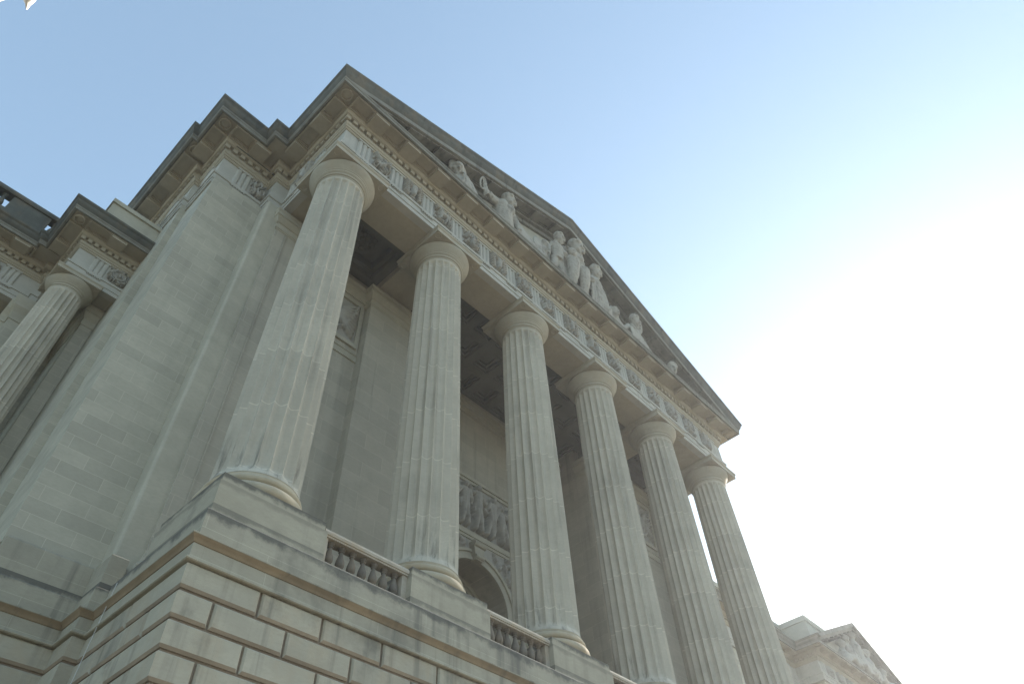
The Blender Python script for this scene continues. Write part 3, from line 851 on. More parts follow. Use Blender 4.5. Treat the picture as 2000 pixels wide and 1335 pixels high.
# carved panels inside the porch -------------------------------------------------
def eagle_field(nx=60, ny=56):
    X, Y = np.meshgrid(np.linspace(-1, 1, nx), np.linspace(-1, 1, ny))
    H = np.clip(1 - (X / .42) ** 2 - ((Y + .15) / .62) ** 2, 0, 1) ** .5 * .9           # shield
    H += .12 * (np.abs(np.sin(X * 26)) > .6) * (H > .3) * (Y < .15)
    for s in (-1, 1):
        for i in range(9):
            a0 = R(20 + i * 13)
            H = np.maximum(H, cap(X, Y, (s * .35, .35 - i * .08), (s * (.35 + .58 * math.cos(a0 * .35 - .3)), .85 - i * .2), .085, .045, .8))
        for i in range(10):
            H = np.maximum(H, cap(X, Y, (s * (.1 + .08 * i), -.82 + .015 * i * i), (s * (.2 + .08 * i), -.66 + .02 * i * i), .06, .03, .7))
    H = np.maximum(H, cap(X, Y, (0, .45), (0, .7), .2, .14, 1.1)); H = np.maximum(H, cap(X, Y, (.05, .74), (.24, .7), .1, .04, 1.1))
    return H * np.clip((1 - np.maximum(np.abs(X), np.abs(Y))) / .05, 0, 1)
def figures_field(nx=170, ny=64):
    W = 6.4 / 2.4
    X, Y = np.meshgrid(np.linspace(-W, W, nx), np.linspace(-1, 1, ny)); rg = random.Random(5)
    H = np.zeros_like(X)
    for c, hgt, lean in ((-2.3, .7, .2), (-1.75, .8, -.1), (-1.2, .75, .15), (-.62, .85, 0), (.03, .97, 0), (.7, .8, .25), (1.2, .62, -.3), (1.7, .82, .1), (2.25, .75, -.15)):
        top = hgt - .12
        H = np.maximum(H, cap(X, Y, (c + lean * .3, top), (c + lean * .3, top - .04), .12, None, 1.15))
        H = np.maximum(H, cap(X, Y, (c + lean * .2, top - .3), (c, -.2), .2, .17, 1.))
        for s in (-1, 1):
            H = np.maximum(H, cap(X, Y, (c + s * .06, -.15), (c + s * .14 - lean * .5, -.88), .13, .08, .95))
            e = (c + s * .3 + lean * .2, top - .5 + rg.uniform(-.1, .25))
            H = np.maximum(H, cap(X, Y, (c + s * .17 + lean * .2, top - .22), e, .085, .07, .9))
            H = np.maximum(H, cap(X, Y, e, (e[0] + rg.uniform(-.22, .22), e[1] + rg.uniform(-.3, .3)), .07, .05, .85))
        for i in range(4):
            x = c + rg.uniform(-.15, .15); H += .10 * cap(X, Y, (x, top - .4), (x + rg.uniform(-.1, .1), -.7), .03, None, 1.)
    for i in range(26):
        x, y = rg.uniform(-W, W), rg.uniform(-.85, .5); a = rg.uniform(0, 6.28)
        H = np.maximum(H, cap(X, Y, (x, y), (x + .3 * math.cos(a), y + .3 * math.sin(a)), .07, .03, .55))
    return np.where(H > .1, np.clip(.3 + .8 * H, 0, 1.15), H)
for sx in (0, 1):
    x0 = 1.14 if sx == 0 else 20.44
    field_mb(eagle_field(), (x0, 3.25), (1, 0), (0, -1), 0, 2.42, 14.12, 16.35, .24, .004).build('eagle_relief', M['carve'], porch, 60)
field_mb(figures_field(), (8.78, YW), (1, 0), (0, -1), 0, 6.44, 10.86, 13.26, .34, .004).build('figure_relief', M['carve'], porch, 60)
def spandrel(s):
    nx, ny = 60, 60
    X, Y = np.meshgrid(np.linspace(0, 2.1, nx), np.linspace(0, 2.61, ny)); rg = random.Random(9 + s)
    H = np.zeros_like(X)
    for i in range(60):
        x, y, a = rg.uniform(.1, 2.), rg.uniform(.1, 2.5), rg.uniform(0, 6.28)
        H = np.maximum(H, cap(X, Y, (x, y), (x + .26 * math.cos(a), y + .26 * math.sin(a)), .1, .04, rg.uniform(.6, 1)))
    # keep clear of the arch ring
    rr = np.hypot(X + .36, Y - 0.)
    H = H * np.clip((rr - 2.26) / .06, 0, 1)
    return H[:, ::s], (rr > 2.19)[:, ::s]
field_mb(spandrel(1)[0], (AX + .36, YW), (1, 0), (0, -1), 0, 2.1, ARC_Z, 10.46, .2, .004, spandrel(1)[1]).build('spandrel_relief', M['carve'], porch, 60)
field_mb(spandrel(-1)[0], (AX - .36 - 2.1, YW), (1, 0), (0, -1), 0, 2.1, ARC_Z, 10.46, .2, .004, spandrel(-1)[1]).build('spandrel_relief', M['carve'], porch, 60)

# porch ceiling with coffers
ce = MB()
ZC = 18.75
ce.box(-.7, 24.7, .6, 6.2, ZC, ZC + .3)
for xs0, xs1 in ((.7, 3.95), (20.05, 23.3)):
    b = .38
    ce.box(xs0, xs1, .7, .7 + b, 18.0, ZC); ce.box(xs0, xs1, 3.25 - b, 3.25, 18.0, ZC)
    ce.box(xs0, xs0 + b, .7 + b, 3.25 - b, 18.0, ZC); ce.box(xs1 - b, xs1, .7 + b, 3.25 - b, 18.0, ZC)
    b2 = b + .2
    ce.box(xs0 + b, xs1 - b, .7 + b, .7 + b2, 18.3, ZC); ce.box(xs0 + b, xs1 - b, 3.25 - b2, 3.25 - b, 18.3, ZC)
    ce.box(xs0 + b, xs0 + b2, .7 + b2, 3.25 - b2, 18.3, ZC); ce.box(xs1 - b2, xs1 - b, .7 + b2, 3.25 - b2, 18.3, ZC)
# middle: grid of ribs
nxr = 9; sxr = (18.35 - 5.65) / nxr; nyr = 3; syr = (5.3 - .7) / nyr
for i in range(nxr + 1):
    x = 5.65 + i * sxr; ce.box(x - .2, x + .2, .7, 5.3, 18.47, ZC)
for j in range(nyr + 1):
    y = .7 + j * syr; ce.box(5.65, 18.35, y - .2, y + .2, 18.473, ZC)
for i in range(nxr):
    for j in range(nyr):
        x, y = 5.65 + i * sxr, .7 + j * syr
        for (e, z) in ((.2, 18.57), (.36, 18.66)):
            w_ = .1
            x0, x1, y0, y1 = x + e, x + sxr - e, y + e, y + syr - e
            ce.box(x0, x1, y0, y0 + w_, z, ZC); ce.box(x0, x1, y1 - w_, y1, z, ZC); ce.box(x0, x0 + w_, y0 + w_, y1 - w_, z, ZC); ce.box(x1 - w_, x1, y0 + w_, y1 - w_, z, ZC)
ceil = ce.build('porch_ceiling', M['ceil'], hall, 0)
for cx in (2.32, 21.68):
    ro = MB(); cy = 1.95
    ro.lathe([(.78, ZC), (.78, ZC - .06), (.72, ZC - .07), (.68, ZC - .03)], cx, cy, 32)
    for k in range(12):
        a = 2 * math.pi * k / 12
        for r0, r1, w_, zz in ((.3, .62, .11, .05),):
            ro.ball((cx + .48 * math.cos(a), cy + .48 * math.sin(a), ZC - .02), (.13, .13, .07), 6)
    for k in range(8):
        a = 2 * math.pi * (k + .5) / 8; ro.ball((cx + .24 * math.cos(a), cy + .24 * math.sin(a), ZC - .05), (.12, .12, .08), 6)
    ro.ball((cx, cy, ZC - .08), (.13, .13, .1), 8)
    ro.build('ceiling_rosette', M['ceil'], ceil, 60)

# ================================================================== statues on the pediment shelf
SY = -1.55
ZS = 20.69
def statue(name, label, mb, vox=.032, group='pediment statues', k=1.1, lean=.15, back=.33):
    # the figures lean out over the shelf, as sculptors set them to be seen from the street
    mb.v = [(x, -1.6 + .75 * (y + 1.6) + back - lean * (20.7 + (z - 20.7) * k - 20.7), 20.7 + (z - 20.7) * k) for x, y, z in mb.v]
    o = mb.build(name, M['statue'], None, 0)
    rm = o.modifiers.new('remesh', 'REMESH'); rm.mode = 'VOXEL'; rm.voxel_size = vox; rm.use_smooth_shade = True
    sm = o.modifiers.new('smooth', 'SMOOTH'); sm.factor = .5; sm.iterations = 1
    tx = bpy.data.textures.get('stone_folds') or bpy.data.textures.new('stone_folds', 'CLOUDS'); tx.noise_scale = .10
    ds = o.modifiers.new('wear', 'DISPLACE'); ds.texture = tx; ds.strength = .045; ds.mid_level = .5; ds.texture_coords = 'GLOBAL'
    return tag(o, label, 'statue', group)
def head(m, c, r, f=(0, -1, 0), hair=True, cap_=False):
    """a head with brow, nose, lips, ears and hair; f = facing"""
    c = Vector(c); f = Vector(f).normalized(); side = f.cross(Vector((0, 0, 1))).normalized(); upv = side.cross(f).normalized()
    P = lambda a, b, d: tuple(c + side * a * r + f * b * r + upv * d * r)
    m.ball(tuple(c), (r * .78, r * .84, r), 12)
    m.tube([P(0, .72, .2), P(0, 1.12, -.24)], [.12 * r, .2 * r], 6)
    m.tube([P(-.5, .7, .3), P(0, .9, .28), P(.5, .7, .3)], [.14 * r, .17 * r, .14 * r], 6)
    for q in (-1, 1): m.ball(P(q * .3, .74, .08), .12 * r, 6); m.ball(P(q * .48, .55, -.28), .24 * r, 6)
    m.tube([P(-.24, .78, -.5), P(.24, .78, -.5)], [.12 * r, .12 * r], 6)
    m.ball(P(0, .7, -.82), .24 * r, 6)
    for s in (-1, 1): m.ball(P(s * .76, -.05, .0), (.13 * r, .13 * r, .22 * r), 6)
    if hair:
        m.ball(P(0, -.28, .3), (r * .92, r * .92, r * .82), 10)
        for k in range(9):
            a = R(-20 + 27 * k); m.ball(P(.82 * math.cos(a), -.1 + (.35 if 20 < math.degrees(a) < 160 else 0), .35 + .6 * math.sin(a) * .8), .24 * r, 6)
    m.tube([P(0, -.1, -.6), P(0, -.15, -1.35)], [.45 * r, .55 * r], 10)
def hand(m, p, d, r):
    """small open hand of five fingers at p pointing along d"""
    p = Vector(p); d = Vector(d).normalized(); s = d.cross(Vector((0, 1, .2))).normalized()
    m.ball(tuple(p + d * r), (r * .9, r * .6, r * 1.0), 6)
    for k in range(4):
        b = p + d * r * 1.7 + s * (k - 1.5) * r * .42
        m.tube([tuple(b), tuple(b + d * r * (1.25 - .18 * abs(k - 1.4)) + Vector((0, -.2 * r, 0)))], [.24 * r, .18 * r], 6)
    b = p + d * r * .7 - s * r * .8
    m.tube([tuple(b), tuple(b + d * r * .9 - s * r * .5)], [.26 * r, .2 * r], 6)
def folds(m, pts0, pts1, n, r):
    """drapery folds fanned between two polylines' ends"""
    for k in range(n):
        t = k / max(1, n - 1)
        a = Vector(pts0[0]).lerp(Vector(pts0[1]), t); b = Vector(pts1[0]).lerp(Vector(pts1[1]), t)
        mid = (a + b) / 2 + Vector((rng.uniform(-.06, .06), -.08, 0))
        m.tube([tuple(a), tuple(mid), tuple(b)], [r * .7, r, r * 1.1], 6)

# A  hooded head low in the left corner, reclining
m = MB(); y = -1.6
head(m, (4.15, y - .1, 22.35), .40, (-.35, -1, -.55), hair=False)
for k in range(14):
    a = R(-30 + 240 * k / 13); m.ball((4.2 + .40 * math.cos(a), y + .02, 22.42 + .42 * math.sin(a)), .14, 6)
m.tube([(4.25, y + .1, 22.0), (4.5, y, 21.5), (4.9, y + .1, 21.05)], [.28, .52, .5], 12)
m.tube([(4.6, y - .05, 22.0), (4.72, y - .2, 21.6), (4.3, y - .3, 21.1)], [.14, .17, .15], 8); hand(m, (4.3, y - .3, 21.1), (-1, 0, -.3), .13)
m.tube([(4.1, y, 21.7), (3.5, y - .1, 21.5), (3.0, y - .15, 21.25)], [.2, .16, .12], 8); hand(m, (3.0, y - .15, 21.25), (-1, 0, 0), .12)
m.tube([(4.9, y, 21.05), (5.5, y, 20.95), (6.2, y + .1, 20.9)], [.45, .35, .2], 10)
folds(m, ((4.4, y - .4, 22.1), (4.9, y - .3, 22.0)), ((4.2, y - .4, 20.9), (5.6, y - .35, 20.9)), 6, .07)
statue('statue', 'hooded stone figure lying low near the left corner of the pediment, head rising clear', m, k=1.06)

# B  nude athlete leaning back with one arm raised to a ring, leftmost large figure
m = MB(); y = -1.62
head(m, (7.32, y - .05, 23.42), .42, (.9, -1, -.55))
m.tube([(7.2, y, 22.9), (7.05, y, 22.45), (7.1, y - .05, 21.9), (7.3, y, 21.35)], [.3, .58, .5, .52], 14)
m.ball((6.86, y - .25, 22.55), .3, 8); m.ball((7.28, y - .3, 22.5), .3, 8)
m.tube([(6.75, y - .05, 22.65), (6.2, y - .15, 22.45), (5.95, y - .2, 22.5)], [.25, .22, .2], 10)
m.tube([(5.95, y - .2, 22.5), (5.85, y - .25, 22.2), (5.65, y - .25, 22.75)], [.2, .19, .12], 10); hand(m, (5.65, y - .25, 22.75), (-.2, 0, 1), .14)
pts = [(5.52 + .17 * math.cos(a), y - .28, 22.75 + .42 * math.sin(a)) for a in [2 * math.pi * i / 16 for i in range(17)]]
m.tube(pts, [.06] * 17, 6)
m.tube([(7.55, y - .05, 22.65), (7.85, y - .2, 22.1), (7.95, y - .35, 21.6)], [.24, .2, .16], 10); hand(m, (7.95, y - .35, 21.6), (.1, -.2, -1), .14)
m.tube([(7.35, y, 21.3), (6.7, y - .2, 21.25), (6.1, y - .15, 20.95)], [.42, .34, .24], 12)
m.tube([(7.4, y, 21.25), (8.2, y - .1, 21.2), (8.9, y, 20.95)], [.42, .3, .2], 12)
m.tube([(8.0, y - .1, 22.0), (8.6, y, 21.9), (9.4, y, 21.6)], [.16, .28, .22], 10)
folds(m, ((7.9, y - .2, 22.2), (8.3, y - .2, 22.2)), ((8.0, y - .3, 20.9), (10.2, y - .2, 20.95)), 9, .1)
statue('statue', 'bare-chested stone figure with curly hair leaning back and lifting a ring in one bent arm', m, k=1.0)

# cornucopia / shield heap between B and C
m = MB(); y = -1.55
m.lathe([(.05, 0), (.55, .02), (.62, .1), (.5, .16), (.05, .2)], 0, 0, 24)
rot = Matrix.Translation((9.55, y - .1, 22.0)) @ Matrix.Rotation(R(80), 4, 'X') @ Matrix.Rotation(R(10), 4, 'Y')
m.v = [tuple(rot @ Vector(p)) for p in m.v]
for k in range(26): m.ball((10.1 + rng.uniform(-.35, .4), y + rng.uniform(-.3, .1), 21.5 + rng.uniform(-.6, 1.1)), rng.uniform(.1, .22), 6)
m.tube([(8.7, y, 21.2), (9.4, y, 21.2), (10.4, y, 21.0)], [.4, .6, .5], 10)
statue('fruit_and_shield', 'stone fruit heap and round shield between the leaning athlete and the small boy', m, .045, None)

# C  small standing boy
m = MB(); y = -1.68
head(m, (10.85, y - .1, 24.0), .36, (.6, -1, -.55))
m.tube([(10.8, y, 23.5), (10.72, y, 23.2), (10.78, y - .05, 22.75), (10.8, y, 22.35)], [.22, .42, .38, .4], 12)
m.tube([(10.62, y, 22.3), (10.55, y - .12, 21.75), (10.5, y, 21.2), (10.5, y, 20.75)], [.26, .21, .17, .13], 10)
m.tube([(10.98, y, 22.3), (11.1, y - .12, 21.75), (11.15, y, 21.2), (11.2, y, 20.75)], [.26, .21, .17, .13], 10)
m.tube([(10.38, y, 23.3), (10.15, y - .05, 22.8), (10.1, y - .2, 22.3)], [.15, .13, .11], 8); hand(m, (10.1, y - .2, 22.3), (0, -.1, -1), .11)
m.tube([(11.05, y - .05, 23.3), (11.35, y - .1, 22.75), (11.55, y - .15, 22.1)], [.16, .14, .11], 8); hand(m, (11.55, y - .15, 22.1), (.3, -.1, -1), .11)
for s in (0, 1): m.ball((10.5 + s * .7, y - .15, 20.75), (.15, .28, .1), 6)
statue('statue', 'small naked stone boy standing just left of the big seated central figure', m, k=1.0)

# D  seated central figure
m = MB(); y = -1.55
head(m, (12.35, y - .12, 24.72), .55, (.55, -1, -.55))
m.tube([(12.2, y, 24.15), (12.1, y, 23.8), (12.05, y, 23.2), (12.05, y, 22.5)], [.3, .66, .56, .66], 16)
m.ball((11.75, y - .42, 23.65), .3, 8); m.ball((12.3, y - .42, 23.65), .3, 8)
for s in (-1, 1):
    hx = 12.05 + s * .36
    m.tube([(hx, y, 22.5), (hx + s * .02, y - .35, 22.8), (hx + s * .04, y - .62, 22.75)], [.48, .44, .40], 12)
    m.tube([(hx + s * .04, y - .62, 22.75), (hx + s * .06, y - .66, 21.8), (hx + s * .06, y - .5, 20.8)], [.40, .33, .17], 12)
    m.ball((hx + s * .06, y - .52, 20.78), (.2, .36, .12), 6)
m.tube([(11.45, y, 23.9), (11.0, y - .15, 23.3), (11.15, y - .55, 22.85)], [.27, .23, .17], 10); hand(m, (11.45, y - .5, 22.8), (.4, -.6, -.3), .17)
m.tube([(12.75, y, 23.9), (13.25, y - .15, 23.25), (13.2, y - .6, 22.75)], [.27, .23, .17], 10); hand(m, (13.3, y - .3, 22.5), (.1, -.3, -1), .17)
folds(m, ((11.4, y - .3, 24.0), (12.7, y - .3, 23.2)), ((12.6, y - .55, 23.4), (12.9, y - .4, 22.4)), 5, .09)
folds(m, ((11.3, y - .1, 22.9), (11.5, y - .2, 22.7)), ((11.0, y - .15, 20.8), (11.4, y - .3, 20.8)), 4, .1)
folds(m, ((12.75, y - .2, 22.7), (13.1, y - .1, 22.9)), ((12.85, y - .3, 20.8), (13.35, y - .1, 20.8)), 5, .1)
m.box(11.2, 13.0, y - .1, y + .4, 20.7, 22.5)
statue('statue', 'largest stone figure, seated facing out under the peak of the pediment with long draped robes', m, .034, k=1.0, lean=.13)

# E  robed attendant leaning right of centre
m = MB(); y = -1.6
head(m, (13.82, y - .1, 23.75), .40, (.85, -1, -.55))
m.tube([(13.75, y, 23.3), (13.7, y, 22.9), (13.85, y, 22.3), (14.1, y, 21.6)], [.25, .52, .46, .52], 12)
m.tube([(13.45, y - .1, 23.1), (13.5, y - .3, 22.5), (13.95, y - .4, 22.2)], [.18, .16, .13], 8); hand(m, (13.95, y - .4, 22.2), (1, -.2, 0), .12)
m.tube([(14.05, y - .1, 23.05), (14.4, y - .2, 22.5), (14.65, y - .2, 22.0)], [.18, .16, .13], 8); hand(m, (14.65, y - .2, 22.0), (.4, 0, -1), .12)
m.tube([(14.0, y - .1, 21.7), (14.5, y - .3, 21.5), (14.7, y - .2, 20.85)], [.4, .33, .2], 10)
m.tube([(13.8, y, 21.6), (13.75, y - .1, 21.1), (13.7, y, 20.8)], [.45, .4, .35], 10)
folds(m, ((13.3, y - .3, 23.0), (14.0, y - .35, 22.6)), ((13.3, y - .35, 20.8), (14.7, y - .35, 20.85)), 8, .1)
statue('statue', 'draped stone woman with tied hair leaning against the right side of the seated central figure', m, k=1.12)

# lion-like crouching beast
m = MB(); y = -1.6
m.tube([(14.9, y, 21.5), (15.4, y, 21.6), (16.1, y, 21.3)], [.3, .42, .34], 12)
head(m, (15.15, y - .3, 21.95), .3, (.2, -1, -.55))
for k in range(12):
    a = R(30 * k); m.ball((15.15 + .32 * math.cos(a), y - .15, 21.95 + .32 * math.sin(a)), .13, 6)
for x in (14.85, 15.3): m.tube([(x, y - .2, 21.5), (x, y - .42, 21.1), (x, y - .4, 20.8)], [.17, .14, .1], 8); m.ball((x, y - .48, 20.78), (.12, .18, .09), 6)
m.tube([(16.1, y - .1, 21.2), (16.3, y - .3, 20.95), (16.0, y - .4, 20.8)], [.26, .2, .1], 8)
statue('lion_statue', 'crouching maned stone beast between the leaning woman and the reclining draped figure', m, .04, None)

# F  reclining draped figure, right
m = MB(); y = -1.62
head(m, (17.15, y - .1, 22.75), .38, (.7, -1, -.55))
m.tube([(17.05, y, 22.3), (16.85, y, 21.95), (16.7, y, 21.5), (17.0, y, 21.15)], [.23, .48, .45, .48], 12)
m.tube([(17.3, y - .1, 22.1), (17.55, y - .15, 22.4), (17.6, y - .15, 22.75)], [.17, .14, .11], 8); hand(m, (17.6, y - .15, 22.75), (-.1, 0, 1), .11)
m.tube([(16.5, y - .1, 22.05), (16.15, y - .2, 21.7), (15.9, y - .25, 21.5)], [.17, .14, .11], 8); hand(m, (15.9, y - .25, 21.5), (-1, 0, -.3), .11)
m.tube([(17.0, y, 21.15), (17.7, y - .15, 21.4), (18.3, y - .1, 21.3), (19.0, y, 20.9)], [.44, .36, .28, .16], 12)
m.tube([(17.0, y, 21.1), (17.9, y - .2, 21.0), (19.1, y - .1, 20.85)], [.4, .28, .15], 10)
folds(m, ((16.4, y - .35, 21.9), (17.0, y - .35, 22.0)), ((16.6, y - .35, 20.9), (18.9, y - .2, 20.9)), 9, .08)
statue('statue', 'draped stone figure reclining to the right with one arm raised beside its head', m, k=1.15)

# G  head low in the right corner
m = MB(); y = -1.62
head(m, (20.55, y - .05, 21.92), .36, (-.25, -1, -.55))
m.tube([(20.6, y, 21.5), (20.75, y, 21.2), (21.2, y, 20.95)], [.22, .38, .32], 10)
m.tube([(20.4, y - .1, 21.35), (20.1, y - .25, 21.0), (19.8, y - .25, 20.9)], [.15, .12, .1], 8); hand(m, (19.8, y - .25, 20.9), (-1, 0, 0), .1)
m.tube([(21.2, y, 20.95), (21.8, y, 20.9), (22.4, y, 20.82)], [.3, .2, .1], 8)
folds(m, ((20.5, y - .3, 21.4), (21.0, y - .3, 21.3)), ((20.5, y - .3, 20.85), (21.6, y - .2, 20.85)), 5, .06)
statue('statue', 'curly-headed stone figure tucked low in the right corner of the pediment', m, k=1.15)

# ================================================================== left wing building
wing = thing('wing_building', 'lower limestone wing at the left with one fluted column, carved frieze and roof balustrade', 'building')
KD, KZ, WZ = .78, .667, 13.6
fz = zmap(WZ, KZ)
WP = [(-16.0, 9.2), (-5.62, 9.2), (-5.62, 9.0), (-5.38, 9.0), (-5.38, 6.8), (-3.55, 6.8)]
ww = .5
entw = entablature(wing, WP, KD, fz, ww, [(4, .82), (0, 10.38 - .9), (0, 10.38 - 2.6)], [(4, 1.12, 1.84, 6), (0, 10.38 - 2.3, 10.38 - 1.2, 3), (0, 10.38 - 4.0, 10.38 - 2.9, 0)],
                   mut=[(4, .82), (3, 1.2), (0, 10.38 - 1.2), (0, 10.38 - 2.6), (0, 10.38 - 4.0)], dsp=.24)
g2 = MB(); g2.sweep(WP, scaled(SIMA, KD, fz), cap=False); g2.build('gutter_moulding', M['dark'], entw)
wb = MB()
wb.box(-5.25, -3.6, 6.9, 12, 13.61, 15.9); wb.box(-16, -5.25, 9.3, 12, 13.61, 15.9)
wb.box(-4.0, -3.6, 7.75, 10.2, 1.0, 13.6)                           # pilaster beside the block
wb.box(-16, -3.6, 10.2, 12.5, -7.8, 13.7)
wb.box(-6.0, -5.4, 9.25, 10.3, -7.8, 12.9); wb.box(-5.75, -5.3, 8.95, 10.3, -7.8, 12.75)
wb.box(-6.6, -3.62, 6.2, 10.3, -7.8, .6)
wwl = wb.build('wall', M['wall'], wing)
wm = MB()
for (x0, x1, y0) in ((-4.0, -3.6, 7.75),):
    wm.sweep([(x0, 10.2), (x0, y0), (x1, y0)], [(-.05, 12.75), (.02, 12.75), (.03, 12.8), (.03, 12.95), (.02, 12.97), (.02, 13.05), (.06, 13.1), (.1, 13.2), (.12, 13.28), (.15, 13.3), (.15, 13.45), (.18, 13.5), (.18, 13.59), (-.05, 13.59)])
wm.sweep([(-6.0, 9.25), (-5.75, 9.25), (-5.75, 8.95), (-5.3, 8.95), (-5.3, 10.2)], [(-.05, 12.6), (.03, 12.6), (.03, 12.9), (.07, 12.98), (.12, 13.1), (.15, 13.15), (.15, 13.3), (.2, 13.4), (.2, 13.59), (-.05, 13.59)])
wm.build('pilaster_capital', M['plain'], wwl)
column(wing, -4.86, 7.33, .6, WZ, .62)
at_ = MB()
at_.box(-5.4, -3.58, 6.4, 8.4, 15.9, 17.38); at_.box(-5.46, -3.58, 6.33, 8.46, 17.38, 17.58)
at_.build('attic', M['plain'], wing)
bl = MB()
bl.box(-16, -5.4, 8.62, 8.95, 16.0, 16.62)
bl.prism([(8.58, 17.38), (8.54, 17.45), (8.58, 17.6), (9.0, 17.6), (9.04, 17.45), (9.0, 17.38)], 'x', -16, -5.4)
bl.box(-7.95, -6.62, 8.64, 8.93, 16.6, 17.4); bl.box(-16, -10.5, 8.64, 8.93, 16.2, 17.4)
bl.box(-5.75, -5.45, 8.6, 8.97, 16.2, 17.4)
wbal = bl.build('balustrade', M['dark'], wing)
for x in (-6.42, -6.12, -8.2, -8.5, -8.8, -9.1, -9.4, -9.7, -10.0, -10.3):
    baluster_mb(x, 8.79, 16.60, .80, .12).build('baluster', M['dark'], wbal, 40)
rw = MB(); rw.box(-16, -3.6, 9.3, 13, 15.9, 16.05); rw.build('roof', M['dark'], wing)

# ================================================================== far pavilion
far = thing('far_pavilion', 'pale distant limestone pavilion with its own pediment and plain attic beyond the right columns', 'building')
FP = [(30.0, 5.6), (42.3, 5.6), (42.3, 3.95), (57.3, 3.95), (57.3, 5.6), (70, 5.6)]
L3 = 15.0; nt_ = 9; sp_ = (L3 - 1.2) / nt_
entf = entablature(far, FP, KD, fz, ww, [(2, .6 + sp_ * k) for k in range(nt_ + 1)] + [(0, 12.3 - 1.1 - 1.5 * k) for k in range(4)],
                   [(2, .6 + sp_ * k + .3, .6 + sp_ * (k + 1) - .3, k % 6) for k in range(nt_)] + [(0, 12.3 - 2.3, 12.3 - 1.4, 3)],
                   mut=[(2, .6 + sp_ * k) for k in range(nt_ + 1)] + [(0, 12.3 - 1.1 - 1.5 * k) for k in range(4)], dsp=.24)
g3 = MB(); g3.sweep(FP[:4], scaled(SIMA, KD, fz), cap=False, drop_last=True); g3.build('gutter_moulding', M['corona'], entf)
fw = MB()
fw.box(42.5, 57.1, 4.05, 12, -7.8, 15.6); fw.box(30, 70, 5.7, 14, -7.8, 15.6)
fw.build('wall', M['wall'], far)
fa = MB()
fa.box(46.4, 60, 5.2, 7.2, 15.8, 19.55); fa.box(46.33, 60.07, 5.12, 7.28, 19.55, 19.95)
fa.box(33, 60, 7.3, 10, 15.8, 19.6); fa.box(33, 60, 7.2, 10.1, 19.6, 19.98)
fa.build('attic', M['plain'], far)
fpd = MB()
FX = 49.8; zc = fz(20.69); ey = 3.95 - 1.07 * KD; hw = FX - 42.3
fpd.prism([(42.4, zc), (57.2, zc), (FX, zc + .44 * hw)], 'y', 3.8, 5.4)
fpe = fpd.build('pediment', M['plain'], far)
frk = MB()
def zf(x, b): return b + .44 * (hw + 1.0 - abs(x - FX))
for (b0, b1, ya, e0) in ((zc - .18, zc + .02, ey, .9), (zc + .02, zc + .32, ey - .16, 1.05)):
    x0, x1 = FX - hw - e0, FX + hw + e0
    frk.prism([(x0 + .45, zf(x0 + .45, b0)), (FX, zf(FX, b0)), (x1 - .45, zf(x1 - .45, b0)), (x1, zf(x1, b1)), (FX, zf(FX, b1)), (x0, zf(x0, b1))], 'y', ya, 5.4)
for k in range(12):
    x = FX - 5.8 + k * 1.05
    if abs(x - FX) > .3: frk.prism([(x - .2, zf(x - .2, zc - .30)), (x + .2, zf(x + .2, zc - .30)), (x + .2, zf(x + .2, zc - .15)), (x - .2, zf(x - .2, zc - .15))], 'y', ey + .1, 3.9)
frk.build('raking_cornice', M['corona'], fpe)
fs = MB()
for (x, zt, ln) in ((46.4, 17.2, .2), (48.2, 18.0, -.2), (49.8, 18.9, .0), (51.3, 18.1, .25), (53.2, 17.2, .3)):
    head(fs, (x + ln, 3.4, zt), .3, (ln, -1, 0))
    fs.tube([(x + ln, 3.5, zt - .4), (x + ln * .5, 3.5, zt - .9), (x, 3.5, (zt + zc) / 2 - .3), (x + ln, 3.4, zc + .1)], [.2, .42, .42, .5], 10)
    fs.tube([(x, 3.4, zt - .8), (x + .6, 3.3, zt - 1.1), (x + 1.0, 3.2, zt - 1.4)], [.15, .13, .1], 8)
    fs.tube([(x, 3.4, (zt + zc) / 2 - .3), (x + .7, 3.1, zc + .5), (x + 1.2, 3.1, zc + .1)], [.35, .28, .16], 8)
o = fs.build('sculpture_group', M['statue'], fpe, 0)
rm = o.modifiers.new('remesh', 'REMESH'); rm.mode = 'VOXEL'; rm.voxel_size = .07; rm.use_smooth_shade = True

# ================================================================== small things
cb = MB()
cb.tube([(-1.475, 1.53, 1.55), (-1.475, 2.0, -2.6)], [.007, .007], 8)
tag(cb.build('cable', M['cable'], None), 'thin white cable hanging down the left side of the podium', 'cable')

# a blossoming tree beside the camera; only petal tips reach into the top left corner
def petal_mb(m, base, tip, width, nrm):
    base, tip, nrm = Vector(base), Vector(tip), Vector(nrm).normalized()
    d = tip - base; s = d.normalized().cross(nrm).normalized(); v = []
    for i in range(9):
        t = i / 8; w = width * math.sin(math.pi * (.08 + .9 * t) ** .8) * (1 if t < .8 else (1 - (t - .8) * 3.2))
        for j in (-1, -.5, 0, .5, 1):
            p = base + d * t + s * w * j + nrm * (width * .35 * abs(j) ** 1.5 - .25 * width * math.sin(math.pi * t))
            v.append(tuple(p))
    f = [(i * 5 + j, i * 5 + j + 1, (i + 1) * 5 + j + 1, (i + 1) * 5 + j) for i in range(8) for j in range(4)]
    m.add(v, f)

